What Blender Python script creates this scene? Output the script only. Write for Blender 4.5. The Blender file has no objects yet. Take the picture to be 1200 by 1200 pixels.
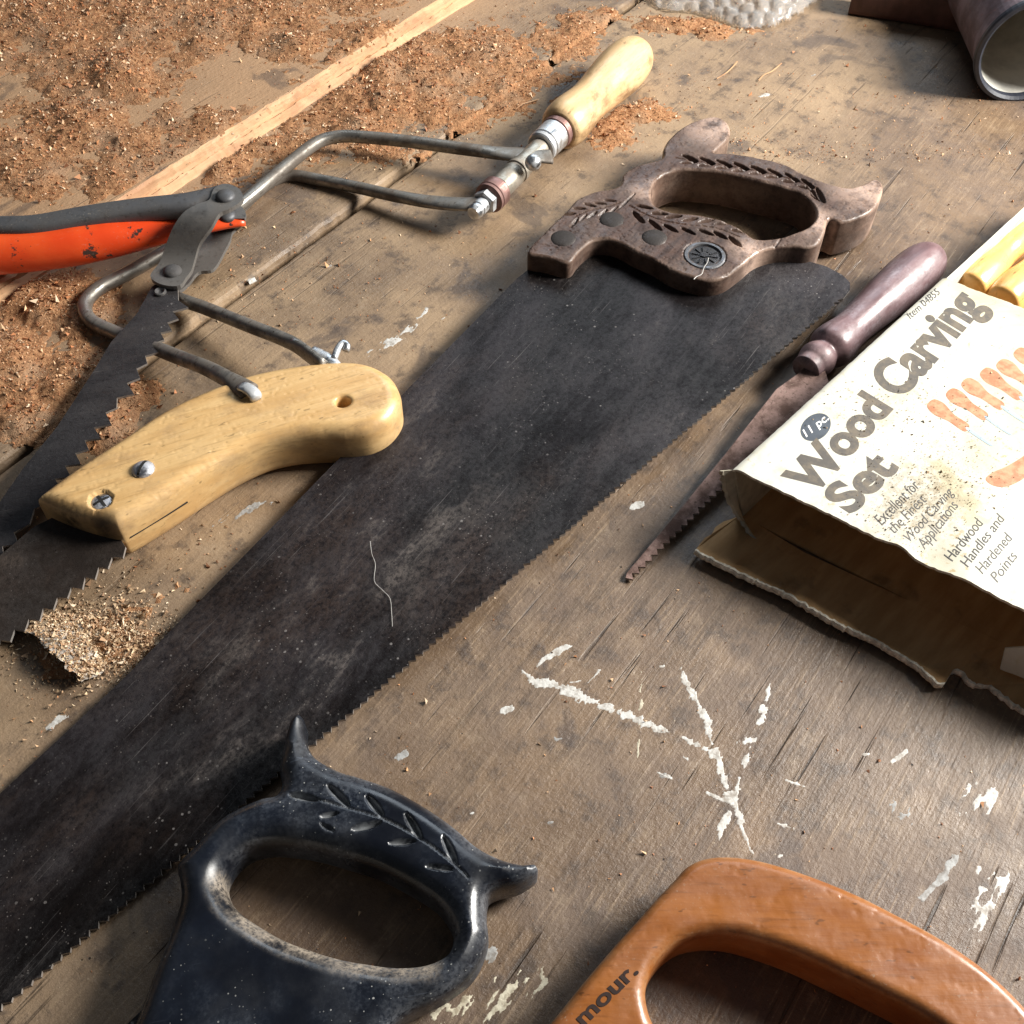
import bpy, bmesh, math, random
import numpy as np
from mathutils import Vector, Matrix
from mathutils.geometry import delaunay_2d_cdt, tessellate_polygon

random.seed(7)
RNG = np.random.default_rng(11)
SC = bpy.context.scene
COL = SC.collection

# ------------------------------------------------------------------ camera
PITCH, FPX, CAMH = math.radians(51.0), 1250.0, 0.38
cam_d = bpy.data.cameras.new('camera')
cam_d.sensor_width = 36.0
cam_d.lens = 36.0 * FPX / 1200.0
cam_d.clip_start, cam_d.clip_end = 0.01, 50.0
cam = bpy.data.objects.new('camera', cam_d)
COL.objects.link(cam)
cam.location = (0, 0, CAMH)
cam.rotation_euler = (math.pi / 2 - PITCH, 0, 0)
SC.camera = cam

# ------------------------------------------------------------------ light
world = bpy.data.worlds.new('World')
SC.world = world
world.use_nodes = True
wb = world.node_tree.nodes['Background']
wb.inputs[0].default_value = (0.80, 0.88, 1.0, 1)
wb.inputs[1].default_value = 0.065

LPOS, LAIM = Vector((0.98, 0.54, 0.64)), Vector((0.04, 0.36, 0.0))      # the workshop window, off to the right
ld = bpy.data.lights.new('window_light', 'AREA')
ld.shape = 'RECTANGLE'
ld.size, ld.size_y = 0.40, 0.40
ld.energy = 39.0
ld.color = (1.0, 0.97, 0.915)
lo = bpy.data.objects.new('window_light', ld)
COL.objects.link(lo)
lo.location = LPOS
lo.rotation_euler = (LPOS - LAIM).to_track_quat('Z', 'Y').to_euler()

# the larger, cooler opening at the back of the shed
l2 = bpy.data.lights.new('doorway_light', 'AREA')
l2.shape = 'RECTANGLE'
l2.size, l2.size_y = 1.7, 1.0
l2.energy = 22.0
l2.color = (0.80, 0.90, 1.0)
l2o = bpy.data.objects.new('doorway_light', l2)
COL.objects.link(l2o)
l2o.location = Vector((0.45, 2.35, 1.75))
l2o.rotation_euler = (l2o.location - Vector((0, .45, 0))).to_track_quat('Z', 'Y').to_euler()

SC.view_settings.view_transform = 'Standard'
SC.view_settings.look = 'None'
SC.view_settings.exposure = 0.12
SC.view_settings.gamma = 1.0

# ------------------------------------------------------------------ geometry of the view (used to measure where things stand)
SP, CP = math.sin(PITCH), math.cos(PITCH)


def ray(u, v):
    a, b = (u - 600) / FPX, (600 - v) / FPX
    return np.array([a, CP + b * SP, -SP + b * CP])


def P3(u, v, z=0.0):
    d = ray(u, v)
    t = (z - CAMH) / d[2]
    return np.array([0, 0, CAMH]) + d * t


def proj(x, y, z=0.0):
    dz = z - CAMH
    zc = y * CP - dz * SP
    return 600 + FPX * x / zc, 600 - FPX * (y * SP + dz * CP) / zc


class Plane:
    """a flat frame: origin, x axis, y axis, normal"""

    def __init__(s, o, ex, n=(0, 0, 1)):
        s.o = np.array(o, float)
        s.n = np.array(n, float); s.n /= np.linalg.norm(s.n)
        ex = np.array(ex, float); ex -= s.n * (ex @ s.n)
        s.ex = ex / np.linalg.norm(ex)
        s.ey = np.cross(s.n, s.ex)

    def at(s, u, v, lift=0.0):
        d = ray(u, v); c = np.array([0, 0, CAMH])
        o = s.o + s.n * lift
        t = ((o - c) @ s.n) / (d @ s.n)
        p = c + d * t - s.o
        return np.array([p @ s.ex, p @ s.ey])

    def pts(s, px, lift=0.0):
        return np.array([s.at(u, v, lift) for u, v in px])

    def w(s, P, z=0.0):
        P = np.asarray(P, float)
        return s.o + P[:, :1] * s.ex + P[:, 1:2] * s.ey + np.reshape(np.broadcast_to(z, (len(P),)), (-1, 1)) * s.n


def plane3(a, b, c, ex):
    a, b, c = map(np.array, (a, b, c))
    n = np.cross(b - a, c - a)
    if n[2] < 0: n = -n
    return Plane(a, ex, n)


# ------------------------------------------------------------------ numpy value noise
_LAT = RNG.random((256, 256))


def vnoise(x, y):
    x, y = np.asarray(x, float), np.asarray(y, float)
    xi, yi = np.floor(x).astype(int), np.floor(y).astype(int)
    fx, fy = x - xi, y - yi
    fx, fy = fx * fx * (3 - 2 * fx), fy * fy * (3 - 2 * fy)
    g = lambda i, j: _LAT[(xi + i) % 256, (yi + j) % 256]
    return (g(0, 0) * (1 - fx) + g(1, 0) * fx) * (1 - fy) + (g(0, 1) * (1 - fx) + g(1, 1) * fx) * fy


def fbm(x, y, oct=4):
    s, a, t = 0, 1.0, 0
    for k in range(oct):
        s = s + a * vnoise(np.asarray(x) * 2 ** k + 17.3 * k, np.asarray(y) * 2 ** k + 5.1 * k)
        t += a; a *= 0.55
    return s / t


# ------------------------------------------------------------------ objects
def thing(name, label, cat, loc, ex=(1, 0, 0), group=None):
    o = bpy.data.objects.new(name, None)
    o.empty_display_size = 0.02
    COL.objects.link(o)
    ex = Vector(ex); ang = math.atan2(ex.y, ex.x)
    o.matrix_world = Matrix.Translation(Vector(loc)) @ Matrix.Rotation(ang, 4, 'Z')
    o['label'] = label; o['category'] = cat
    if group: o['group'] = group
    o['_inv'] = 0
    del o['_inv']
    return o


ROOTINV = {}


def wmat(o):
    m = o.matrix_basis.copy()
    while o.parent:
        o = o.parent
        m = o.matrix_basis @ m
    return m


def edgeattr(plane=None, tips=(), lift=0.0):
    a = LAST['a'].copy()
    for (u, v, rad) in tips:
        c = plane.at(u, v, lift)
        a[:, 1] = np.maximum(a[:, 1], np.clip(1.25 - np.linalg.norm(LAST['V'] - c, axis=1) / rad, 0, 1))
    return np.concatenate([a, a])


def mesh(name, V, F, mat, parent=None, smooth=False, label=None, kind=None, recalc=True, attr=None):
    """one mesh object from WORLD coordinates; its own coordinates are those of its parent"""
    V = np.asarray(V, float)
    me = bpy.data.meshes.new(name)
    if parent is not None:
        mi = np.array(wmat(parent).inverted())
        V = V @ mi[:3, :3].T + mi[:3, 3]
    me.from_pydata(V.tolist(), [], [list(map(int, f)) for f in F])
    if recalc:
        bm = bmesh.new(); bm.from_mesh(me)
        bmesh.ops.recalc_face_normals(bm, faces=bm.faces)
        bm.to_mesh(me); bm.free()
    if smooth:
        me.polygons.foreach_set('use_smooth', [True] * len(me.polygons))
    if attr is not None:
        at = me.color_attributes.new('tint', 'FLOAT_COLOR', 'POINT')
        at.data.foreach_set('color', np.asarray(attr, np.float32).ravel())
    me.materials.append(mat)
    o = bpy.data.objects.new(name, me)
    COL.objects.link(o)
    if parent is not None: o.parent = parent
    if label: o['label'] = label
    if kind: o['kind'] = kind
    return o


def lit_sides(o):
    """the narrow sides of a blade: pale worn steel, the light they catch put into the colour"""
    me = o.data; me.materials.append(MAT['edge'])
    me.polygons.foreach_set('material_index', [1 if len(p.vertices) == 4 else 0 for p in me.polygons])
    return o


def tag(o, label, cat, group=None):
    o['label'] = label; o['category'] = cat
    if group: o['group'] = group
    return o


# ------------------------------------------------------------------ shape helpers
def catmull(P, step, closed=True):
    P = np.asarray(P, float); n = len(P); out = []
    m = n if closed else n - 1
    for i in range(m):
        if closed:
            p0, p1, p2, p3 = P[(i - 1) % n], P[i], P[(i + 1) % n], P[(i + 2) % n]
        else:
            p0, p1, p2, p3 = P[max(i - 1, 0)], P[i], P[i + 1], P[min(i + 2, n - 1)]
        k = max(1, int(round(np.linalg.norm(p2 - p1) / step)))
        # centripetal form
        d1 = max(np.linalg.norm(p1 - p0), 1e-9) ** .5; d2 = max(np.linalg.norm(p2 - p1), 1e-9) ** .5; d3 = max(np.linalg.norm(p3 - p2), 1e-9) ** .5
        m1 = (p2 - p0) / (d1 + d2) * d2 if np.any(p1 != p0) else (p2 - p1)
        m2 = (p3 - p1) / (d2 + d3) * d2 if np.any(p3 != p2) else (p2 - p1)
        for j in range(k):
            t = j / k
            out.append((2 * t ** 3 - 3 * t ** 2 + 1) * p1 + (t ** 3 - 2 * t ** 2 + t) * m1 + (-2 * t ** 3 + 3 * t ** 2) * p2 + (t ** 3 - t ** 2) * m2)
    if not closed: out.append(P[-1])
    return np.array(out)


def inside(P, poly):
    x, y = P[:, 0], P[:, 1]
    r = np.zeros(len(P), bool)
    a, b = poly, np.roll(poly, -1, 0)
    for (x1, y1), (x2, y2) in zip(a, b):
        if y1 == y2: continue
        c = ((y1 > y) != (y2 > y)) & (x < (x2 - x1) * (y - y1) / (y2 - y1) + x1)
        r ^= c
    return r


def segdist(P, loops):
    A = np.concatenate(loops); B = np.concatenate([np.roll(l, -1, 0) for l in loops])
    AB = B - A; L2 = np.maximum((AB ** 2).sum(1), 1e-12)
    out = np.empty(len(P))
    for s in range(0, len(P), 2000):
        Q = P[s:s + 2000, None, :] - A[None]
        t = np.clip((Q * AB[None]).sum(2) / L2, 0, 1)
        D = Q - t[..., None] * AB[None]
        out[s:s + 2000] = np.sqrt((D ** 2).sum(2).min(1))
    return out


def area2(p):
    q = np.roll(p, -1, 0)
    return 0.5 * (p[:, 0] * q[:, 1] - q[:, 0] * p[:, 1]).sum()


LAST = {}


def slab(outline, holes, h, r, step, carve=None, rfun=None, sharp=False, tilt=None):
    """a thick board of the given outline with rounded edges, half thickness h, edge radius r; metres in, (V2,z),F out"""
    S = 1000.0
    loops = []
    for k, o in enumerate([outline] + list(holes)):
        l = (np.asarray(o, float) if sharp else catmull(o, step)) * S
        if (area2(l) > 0) != (k == 0): l = l[::-1]
        loops.append(l)
    hh, rr, st = h * S, r * S, step * S
    pts = [np.concatenate(loops)]
    nb = len(pts[0])
    for th in (25, 45, 66, 90):
        d = rr * (1 - math.cos(math.radians(th)))
        for l in loops:
            tg = np.roll(l, -1, 0) - np.roll(l, 1, 0)
            tg /= np.maximum(np.linalg.norm(tg, axis=1, keepdims=True), 1e-9)
            q = l + np.stack([-tg[:, 1], tg[:, 0]], 1) * d
            ds = segdist(q, loops)
            q = q[(ds > 0.93 * d) & inside(q, loops[0])]
            pts.append(q)
    lo_, hi_ = loops[0].min(0), loops[0].max(0)
    gx, gy = np.meshgrid(np.arange(lo_[0], hi_[0], st), np.arange(lo_[1], hi_[1], st))
    gx = gx + (np.arange(gx.shape[0]) % 2)[:, None] * st * .5
    G = np.stack([gx.ravel(), gy.ravel()], 1)
    G = G + RNG.normal(0, st * .03, G.shape)
    G = G[inside(G, loops[0])]
    for l in loops[1:]: G = G[~inside(G, l)]
    G = G[segdist(G, loops) > max(0.62 * rr, 0.5 * st)]
    pts.append(G)
    Pa = np.concatenate(pts)
    edges = []; s = 0
    for l in loops:
        n = len(l)
        edges += [(s + i, s + (i + 1) % n) for i in range(n)]; s += n
    vo, eo, fo, ov, oe, of = delaunay_2d_cdt([Vector(p) for p in Pa], edges, [], 0, 1e-5)
    V = np.array([(p[0], p[1]) for p in vo]); F = np.array([list(f) for f in fo if len(f) == 3])
    C = V[F].mean(1)
    ok = inside(C, loops[0])
    for l in loops[1:]: ok &= ~inside(C, l)
    F = F[ok]
    isb = np.array([any(k < nb for k in o) for o in ov])
    D = segdist(V, loops); D[isb] = 0
    R = rr if rfun is None else np.minimum(rfun(V / S) * S, hh - .2)
    z = hh - R + np.sqrt(np.maximum(R ** 2 - np.maximum(R - D, 0) ** 2, 0))
    zt = z.copy()
    cd = np.zeros(len(V))
    if carve is not None:
        cd = carve(V / S) * S * np.clip(D / 1.0, 0, 1); zt = z - cd
    LAST['V'] = V / S
    LAST['a'] = np.stack([np.where(D < 1e-6, .25, np.exp(-D / 1.3)), np.zeros(len(V)), np.clip(cd / 1.0, 0, 1), np.ones(len(V))], 1)
    n = len(V)
    Fs = [tuple(f) for f in F] + [tuple(f[::-1] + n) for f in F]
    # wall
    imap = {}
    for i, o in enumerate(ov):
        for k in o:
            if k < nb: imap[k] = i
    for a, b in edges:
        a, b = imap[a], imap[b]
        if a != b: Fs.append((b, a, a + n, b + n))
    V2 = np.concatenate([V, V]) / S
    zz = np.concatenate([zt, -z]) / S
    return V2, zz, Fs


def prism(P, th):
    """flat plate: polygon P (n,2) from z=0 down to -th"""
    P = np.asarray(P, float)
    if area2(P) < 0: P = P[::-1]
    n = len(P)
    tri = tessellate_polygon([[Vector((p[0] * 1000, p[1] * 1000, 0)) for p in P]])
    F = [tuple(t) for t in tri] + [tuple(i + n for i in t[::-1]) for t in tri]
    F += [((i + 1) % n, i, i + n, (i + 1) % n + n) for i in range(n)]
    return np.concatenate([P, P]), np.r_[np.zeros(n), -th * np.ones(n)], F


def teeth(p0, p1, pitch, amp, lean=0.7, jit=0.15):
    """zigzag from p0 to p1; tips on the left-hand side are at +amp of the normal given by amp's sign"""
    p0, p1 = np.array(p0), np.array(p1)
    L = np.linalg.norm(p1 - p0); d = (p1 - p0) / L; nrm = np.array([d[1], -d[0]])
    n = max(1, int(L / pitch)); out = []
    for i in range(n):
        a = L * i / n
        am = amp * (1 + random.uniform(-jit, jit))
        out.append(p0 + d * a)
        out.append(p0 + d * (a + L / n * (lean + random.uniform(-.05, .05))) + nrm * am)
    out.append(p1)
    return out


def frames(path):
    T = np.gradient(path, axis=0); T /= np.maximum(np.linalg.norm(T, axis=1, keepdims=True), 1e-12)
    up = np.array([0, 0, 1.0])
    if abs(T[0] @ up) > .9: up = np.array([1.0, 0, 0])
    N = []; n = up - T[0] * (up @ T[0]); n /= np.linalg.norm(n)
    for t in T:
        n = n - t * (n @ t); n /= np.linalg.norm(n); N.append(n.copy())
    N = np.array(N)
    return T, N, np.cross(T, N)


def tube(path, rad, seg=14, flat=None, cap=True, power=2.0):
    """tube along path; rad scalar or (n,); flat = (n,2) multiplies (side, up) radii; power>2 gives a squarer section"""
    path = np.asarray(path, float); n = len(path)
    rad = np.broadcast_to(rad, (n,)).astype(float)
    T, N, B = frames(path)
    fl = np.ones((n, 2)) if flat is None else np.asarray(flat, float)
    th = np.arange(seg) * 2 * math.pi / seg + math.pi / seg
    cs, sn = np.cos(th), np.sin(th)
    e = 2.0 / power
    cs, sn = np.sign(cs) * np.abs(cs) ** e, np.sign(sn) * np.abs(sn) ** e
    V = path[:, None] + rad[:, None, None] * (fl[:, 0][:, None, None] * cs[None, :, None] * B[:, None] + fl[:, 1][:, None, None] * sn[None, :, None] * N[:, None])
    V = V.reshape(-1, 3)
    F = [(i * seg + j, i * seg + (j + 1) % seg, (i + 1) * seg + (j + 1) % seg, (i + 1) * seg + j) for i in range(n - 1) for j in range(seg)]
    if cap:
        F += [tuple(range(seg))[::-1], tuple((n - 1) * seg + j for j in range(seg))]
    return V, F


def lathe(p0, axis, prof, seg=48, caps=True):
    """prof: list of (distance along axis, radius); smooth surface of revolution"""
    ax = np.array(axis, float); ax /= np.linalg.norm(ax)
    up = np.array([0, 0, 1.0]) if abs(ax[2]) < .9 else np.array([1.0, 0, 0])
    n = up - ax * (up @ ax); n /= np.linalg.norm(n); b = np.cross(ax, n)
    prof = np.asarray(prof, float); m = len(prof)
    th = np.arange(seg) * 2 * math.pi / seg
    ring = np.cos(th)[:, None] * n + np.sin(th)[:, None] * b
    V = (np.array(p0) + prof[:, :1] * ax)[:, None] + prof[:, 1][:, None, None] * ring[None]
    V = V.reshape(-1, 3)
    F = [(i * seg + j, i * seg + (j + 1) % seg, (i + 1) * seg + (j + 1) % seg, (i + 1) * seg + j) for i in range(m - 1) for j in range(seg)]
    if caps: F += [tuple(range(seg))[::-1], tuple((m - 1) * seg + j for j in range(seg))]
    return V, F


def smoothprof(pts, step=0.0008):
    return catmull(np.array(pts, float), step, closed=False)


def dome(center, n, r, h, ex=(1, 0, 0), seg=28, slot=None):
    """low rounded screw head or rivet: closed"""
    pl = Plane(center, ex, n)
    prof = [(-0.002, r * .98), (0, r)] + [(h * math.sin(t), r * math.cos(t)) for t in np.linspace(.25, 1.45, 7)] + [(h, 0.0002)]
    return lathe(center, pl.n, prof, seg)


# ------------------------------------------------------------------ materials
class M:
    def __init__(s, name, rough=0.5, metal=0.0, spec=0.5, coat=0.0):
        s.m = bpy.data.materials.new(name); s.m.use_nodes = True
        s.t = s.m.node_tree; s.b = s.t.nodes['Principled BSDF']
        s.b.inputs['Roughness'].default_value = rough
        s.b.inputs['Metallic'].default_value = metal
        s.b.inputs['Specular IOR Level'].default_value = spec
        if coat:
            s.b.inputs['Coat Weight'].default_value = coat
            s.b.inputs['Coat Roughness'].default_value = 0.25
        s.co = s.t.nodes.new('ShaderNodeTexCoord').outputs['Object']

    def set(s, k, v):
        i = s.b.inputs[k]
        if hasattr(v, 'is_output'): s.t.links.new(v, i)
        else: i.default_value = v if not (isinstance(v, tuple) and len(v) == 3 and i.type == 'RGBA') else (*v, 1)
        return s

    def _in(s, n, k, v):
        i = n.inputs[k]
        if hasattr(v, 'is_output'): s.t.links.new(v, i)
        elif i.type == 'RGBA' and len(v) == 3: i.default_value = (*v, 1)
        else: i.default_value = v

    def map(s, scale=(1, 1, 1), rot=0.0, loc=(0, 0, 0), vec=None):
        n = s.t.nodes.new('ShaderNodeMapping')
        s.t.links.new(vec or s.co, n.inputs[0])
        n.inputs['Scale'].default_value = scale; n.inputs['Rotation'].default_value = (0, 0, rot); n.inputs['Location'].default_value = loc
        return n.outputs[0]

    def noise(s, scale, vec=None, detail=4, rough=.55, dist=0.0):
        n = s.t.nodes.new('ShaderNodeTexNoise')
        s.t.links.new(vec or s.co, n.inputs['Vector'])
        n.inputs['Scale'].default_value = scale; n.inputs['Detail'].default_value = detail
        n.inputs['Roughness'].default_value = rough; n.inputs['Distortion'].default_value = dist
        return n.outputs['Fac']

    def voro(s, scale, vec=None, feature='F1', rnd=1.0):
        n = s.t.nodes.new('ShaderNodeTexVoronoi'); n.feature = feature
        s.t.links.new(vec or s.co, n.inputs['Vector'])
        n.inputs['Scale'].default_value = scale; n.inputs['Randomness'].default_value = rnd
        return n.outputs['Distance'], n.outputs.get('Color')

    def ramp(s, f, lo, hi, a=0.0, b=1.0):
        n = s.t.nodes.new('ShaderNodeMapRange'); n.interpolation_type = 'SMOOTHSTEP'
        s.t.links.new(f, n.inputs[0])
        for k, v in zip((1, 2, 3, 4), (lo, hi, a, b)): n.inputs[k].default_value = v
        return n.outputs[0]

    def mix(s, f, a, b, mode='MIX'):
        n = s.t.nodes.new('ShaderNodeMix'); n.data_type = 'RGBA'; n.blend_type = mode
        s._in(n, 0, f); s._in(n, 6, a); s._in(n, 7, b)
        return n.outputs[2]

    def math(s, op, a, b=0.0):
        n = s.t.nodes.new('ShaderNodeMath'); n.operation = op
        s._in(n, 0, a); s._in(n, 1, b)
        return n.outputs[0]

    def attr(s, name):
        n = s.t.nodes.new('ShaderNodeAttribute'); n.attribute_name = name
        return n.outputs['Color']

    def rgb(s, name='tint'):
        n = s.t.nodes.new('ShaderNodeSeparateColor'); s.t.links.new(s.attr(name), n.inputs[0])
        return n.outputs

    def sep(s):
        n = s.t.nodes.new('ShaderNodeSeparateXYZ'); s.t.links.new(s.co, n.inputs[0])
        return n.outputs

    def nrm(s, h, strength=.5, dist=.001, prev=None):
        n = s.t.nodes.new('ShaderNodeBump')
        n.inputs['Strength'].default_value = strength; n.inputs['Distance'].default_value = dist
        s.t.links.new(h, n.inputs['Height'])
        if prev is not None: s.t.links.new(prev, n.inputs['Normal'])
        s.t.links.new(n.outputs[0], s.b.inputs['Normal'])
        return n.outputs[0]


def dusty(m, col, amount=.5, tint=(.42, .36, .28), scale=900, lo=.60, hi=.72):
    """fine specks and a thin film of dust lying on a surface"""
    sp = m.ramp(m.noise(scale, detail=2, rough=.6), lo, hi)
    big = m.ramp(m.noise(scale / 14, detail=3), .35, .75)
    f = m.math('MULTIPLY', m.math('MULTIPLY', sp, big), amount)
    return m.mix(f, col, tint)


def specks(m, scale):
    """dust specks of very different sizes, most of them tiny"""
    w = m.map((1, 1, 1))
    d, c = m.voro(scale, w)
    n = m.t.nodes.new('ShaderNodeSeparateColor'); m.t.links.new(c, n.inputs[0])
    rad = m.math('MULTIPLY', m.math('POWER', n.outputs[0], 6.0), .34)
    d = m.math('ADD', d, m.math('MULTIPLY', m.math('SUBTRACT', m.noise(scale * 4, detail=2), .5), .16))
    return m.ramp(m.math('SUBTRACT', rad, d), -.02, .05)


def wood(name, c1, c2, rough=.45, grain=1.0, coat=0.0, dirt=None, dirt_amt=.6, dust=.25, spec=.4, edge=None, edge_amt=.6):
    m = M(name, rough, spec=spec, coat=coat)
    v = m.map((18, 160, 160))
    g = m.noise(1.0 * grain, v, 5, .6, .4)
    fine = m.noise(4.0 * grain, v, 3, .6)
    c = m.mix(m.ramp(g, .3, .7), c1, c2)
    c = m.mix(m.ramp(fine, .52, .75, 0, .55), c, tuple(x * .6 for x in c1))
    if dirt:
        d = m.ramp(m.noise(38, m.map((.6, 1, 1)), 7, .7), .48, .68, 0, dirt_amt)
        c = m.mix(d, c, dirt)
    if edge:
        e = m.rgb()
        c = m.mix(m.math('MULTIPLY', m.math('MULTIPLY', e[0], m.ramp(m.noise(90, detail=6, rough=.7), .38, .62)), edge_amt), c, edge)
        c = m.mix(m.math('MULTIPLY', e[1], m.ramp(m.noise(60, detail=6, rough=.7), .30, .58)), c, tuple(x * .22 for x in edge))
    nicks = m.ramp(m.noise(420, m.map((.35, 1, 1)), 2), .68, .74, 0, .55)
    c = m.mix(nicks, c, tuple(x * .25 for x in c1))
    if dust: c = dusty(m, c, dust)
    m.set('Base Color', c)
    m.set('Roughness', m.ramp(m.noise(60, detail=4), .3, .7, rough - .1, rough + .18))
    b = m.nrm(fine, .18, .0004)
    m.nrm(m.noise(160, detail=4), .22, .0006, b)
    return m.m


def metal(name, col, col2, rough=.4, metallic=.9, stain=.5, scale=60, bump=.2, dust=.2, stretch=(1, 1, 1)):
    m = M(name, rough, metallic)
    v = m.map(stretch)
    n = m.noise(scale, v, 7, .65)
    f = m.ramp(n, .42, .62, 0, stain)
    c = m.mix(f, col, col2)
    sp = m.ramp(m.noise(scale * 9, v, 3, .6), .55, .72, 0, stain)
    c = m.mix(sp, c, col2)
    if dust: c = dusty(m, c, dust)
    m.set('Base Color', c)
    m.set('Metallic', m.ramp(n, .42, .62, metallic, metallic * .35))
    m.set('Roughness', m.ramp(n, .35, .65, rough, min(1, rough + .3)))
    m.nrm(m.noise(scale * 7, v, 5, .7), bump, .0004)
    return m.m


def plain(name, col, rough=.6, metallic=0.0, var=.25, scale=120, bump=.15):
    m = M(name, rough, metallic)
    n = m.noise(scale, detail=5, rough=.6)
    m.set('Base Color', m.mix(m.ramp(n, .3, .7), tuple(x * (1 - var) for x in col), tuple(min(1, x * (1 + var)) for x in col)))
    m.nrm(m.noise(scale * 5, detail=4), bump, .0004)
    return m.m


def bench_mat():
    m = M('bench_wood', .55, spec=.45)
    x = m.sep()
    big = m.noise(7, detail=5, rough=.55)
    mid = m.noise(26, detail=6, rough=.6, dist=.6)
    # grain along local x
    gv = m.map((14, 150, 60))
    g1 = m.noise(1.0, gv, 6, .65, .5)
    gv2 = m.map((40, 700, 60))
    g2 = m.noise(1.0, gv2, 4, .6)
    c = m.mix(m.ramp(big, .35, .65), (.078, .048, .031), (.175, .114, .070))
    c = m.mix(m.ramp(mid, .38, .66, 0, .75), c, (.088, .060, .048))
    c = m.mix(m.math('MULTIPLY', m.ramp(g1, .46, .66, 0, .8), m.ramp(m.noise(17, detail=4), .34, .62)), c, (.052, .033, .023))
    c = m.mix(m.math('MULTIPLY', m.ramp(g2, .50, .70, 0, .7), m.ramp(m.noise(31, detail=4), .36, .62)), c, (.27, .19, .12))
    # dust film: thicker towards the sawdust side (local +y)
    side = m.ramp(x[1], -.05, .10)
    film = m.noise(13, detail=6, rough=.6)
    fm = m.math('MULTIPLY', m.ramp(film, .32, .66, .35, 1), m.ramp(side, 0, 1, .18, .85))
    c = m.mix(fm, c, (.365, .252, .150))
    sm = m.noise(70, detail=8, rough=.72)
    c = m.mix(m.ramp(sm, .50, .66, 0, .7), c, (.062, .044, .034))
    c = m.mix(m.math('MULTIPLY', m.ramp(sm, .46, .34), .30), c, (.33, .245, .165))
    for k, (rot, th) in enumerate(((.5, .67), (-.9, .69), (1.3, .69))):
        sc = m.ramp(m.noise(1.0, m.map((26, 900, 80), rot, (k * 2, k, 0)), 3, .5), th, th + .05)
        c = m.mix(m.math('MULTIPLY', m.math('MULTIPLY', sc, m.ramp(m.noise(14, m.map(loc=(k, 7, 0)), 4), .46, .62)), .6), c, (.34, .26, .18))
    far = m.ramp(x[1], YG + .01, YS + .02)
    c = m.mix(m.math('MULTIPLY', far, m.ramp(film, .25, .55, .6, .95)), c, (.42, .255, .140))
    # long dark cracks along the grain
    cv = m.map((9, 300, 40))
    cr = m.noise(1.0, cv, 3, .5, .2)
    brk = m.ramp(m.noise(20, detail=2), .45, .58)
    crk = m.math('MULTIPLY', m.ramp(cr, .625, .68), brk)
    crk = m.math('MULTIPLY', crk, m.ramp(side, 0, 1, 1, .35))
    c = m.mix(m.math('MULTIPLY', crk, .8), c, (.030, .020, .014))
    # pits, stains and pale flecks
    pit = m.ramp(m.voro(95)[0], .055, .03)
    pit = m.math('MULTIPLY', pit, m.ramp(m.noise(15, detail=1), .55, .65))
    c = m.mix(pit, c, (.025, .016, .011))
    stain = m.ramp(m.noise(16, m.map(loc=(3.1, 2.2, 0)), 5, .6, 1.0), .58, .66, 0, .55)
    c = m.mix(stain, c, (.060, .046, .042))
    fl = m.ramp(m.noise(900, detail=2), .66, .74)
    fl = m.math('MULTIPLY', fl, m.ramp(m.noise(30, detail=3), .42, .62))
    c = m.mix(m.math('MULTIPLY', fl, .6), c, (.52, .42, .29))
    m.set('Base Color', c)
    m.set('Roughness', m.ramp(m.math('ADD', mid, m.math('MULTIPLY', fm, .35)), .35, .95, .33, .70))
    hgt = m.math('SUBTRACT', m.math('ADD', m.math('MULTIPLY', g1, .5), m.math('MULTIPLY', g2, .35)), m.math('MULTIPLY', crk, 1.6))
    hgt = m.math('SUBTRACT', hgt, m.math('MULTIPLY', pit, 1.2))
    b = m.nrm(hgt, .55, .0011)
    b = m.nrm(sm, .35, .0012, b)
    b = m.nrm(m.noise(420, detail=6, rough=.7), .5, .0008, b)
    return m.m


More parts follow.
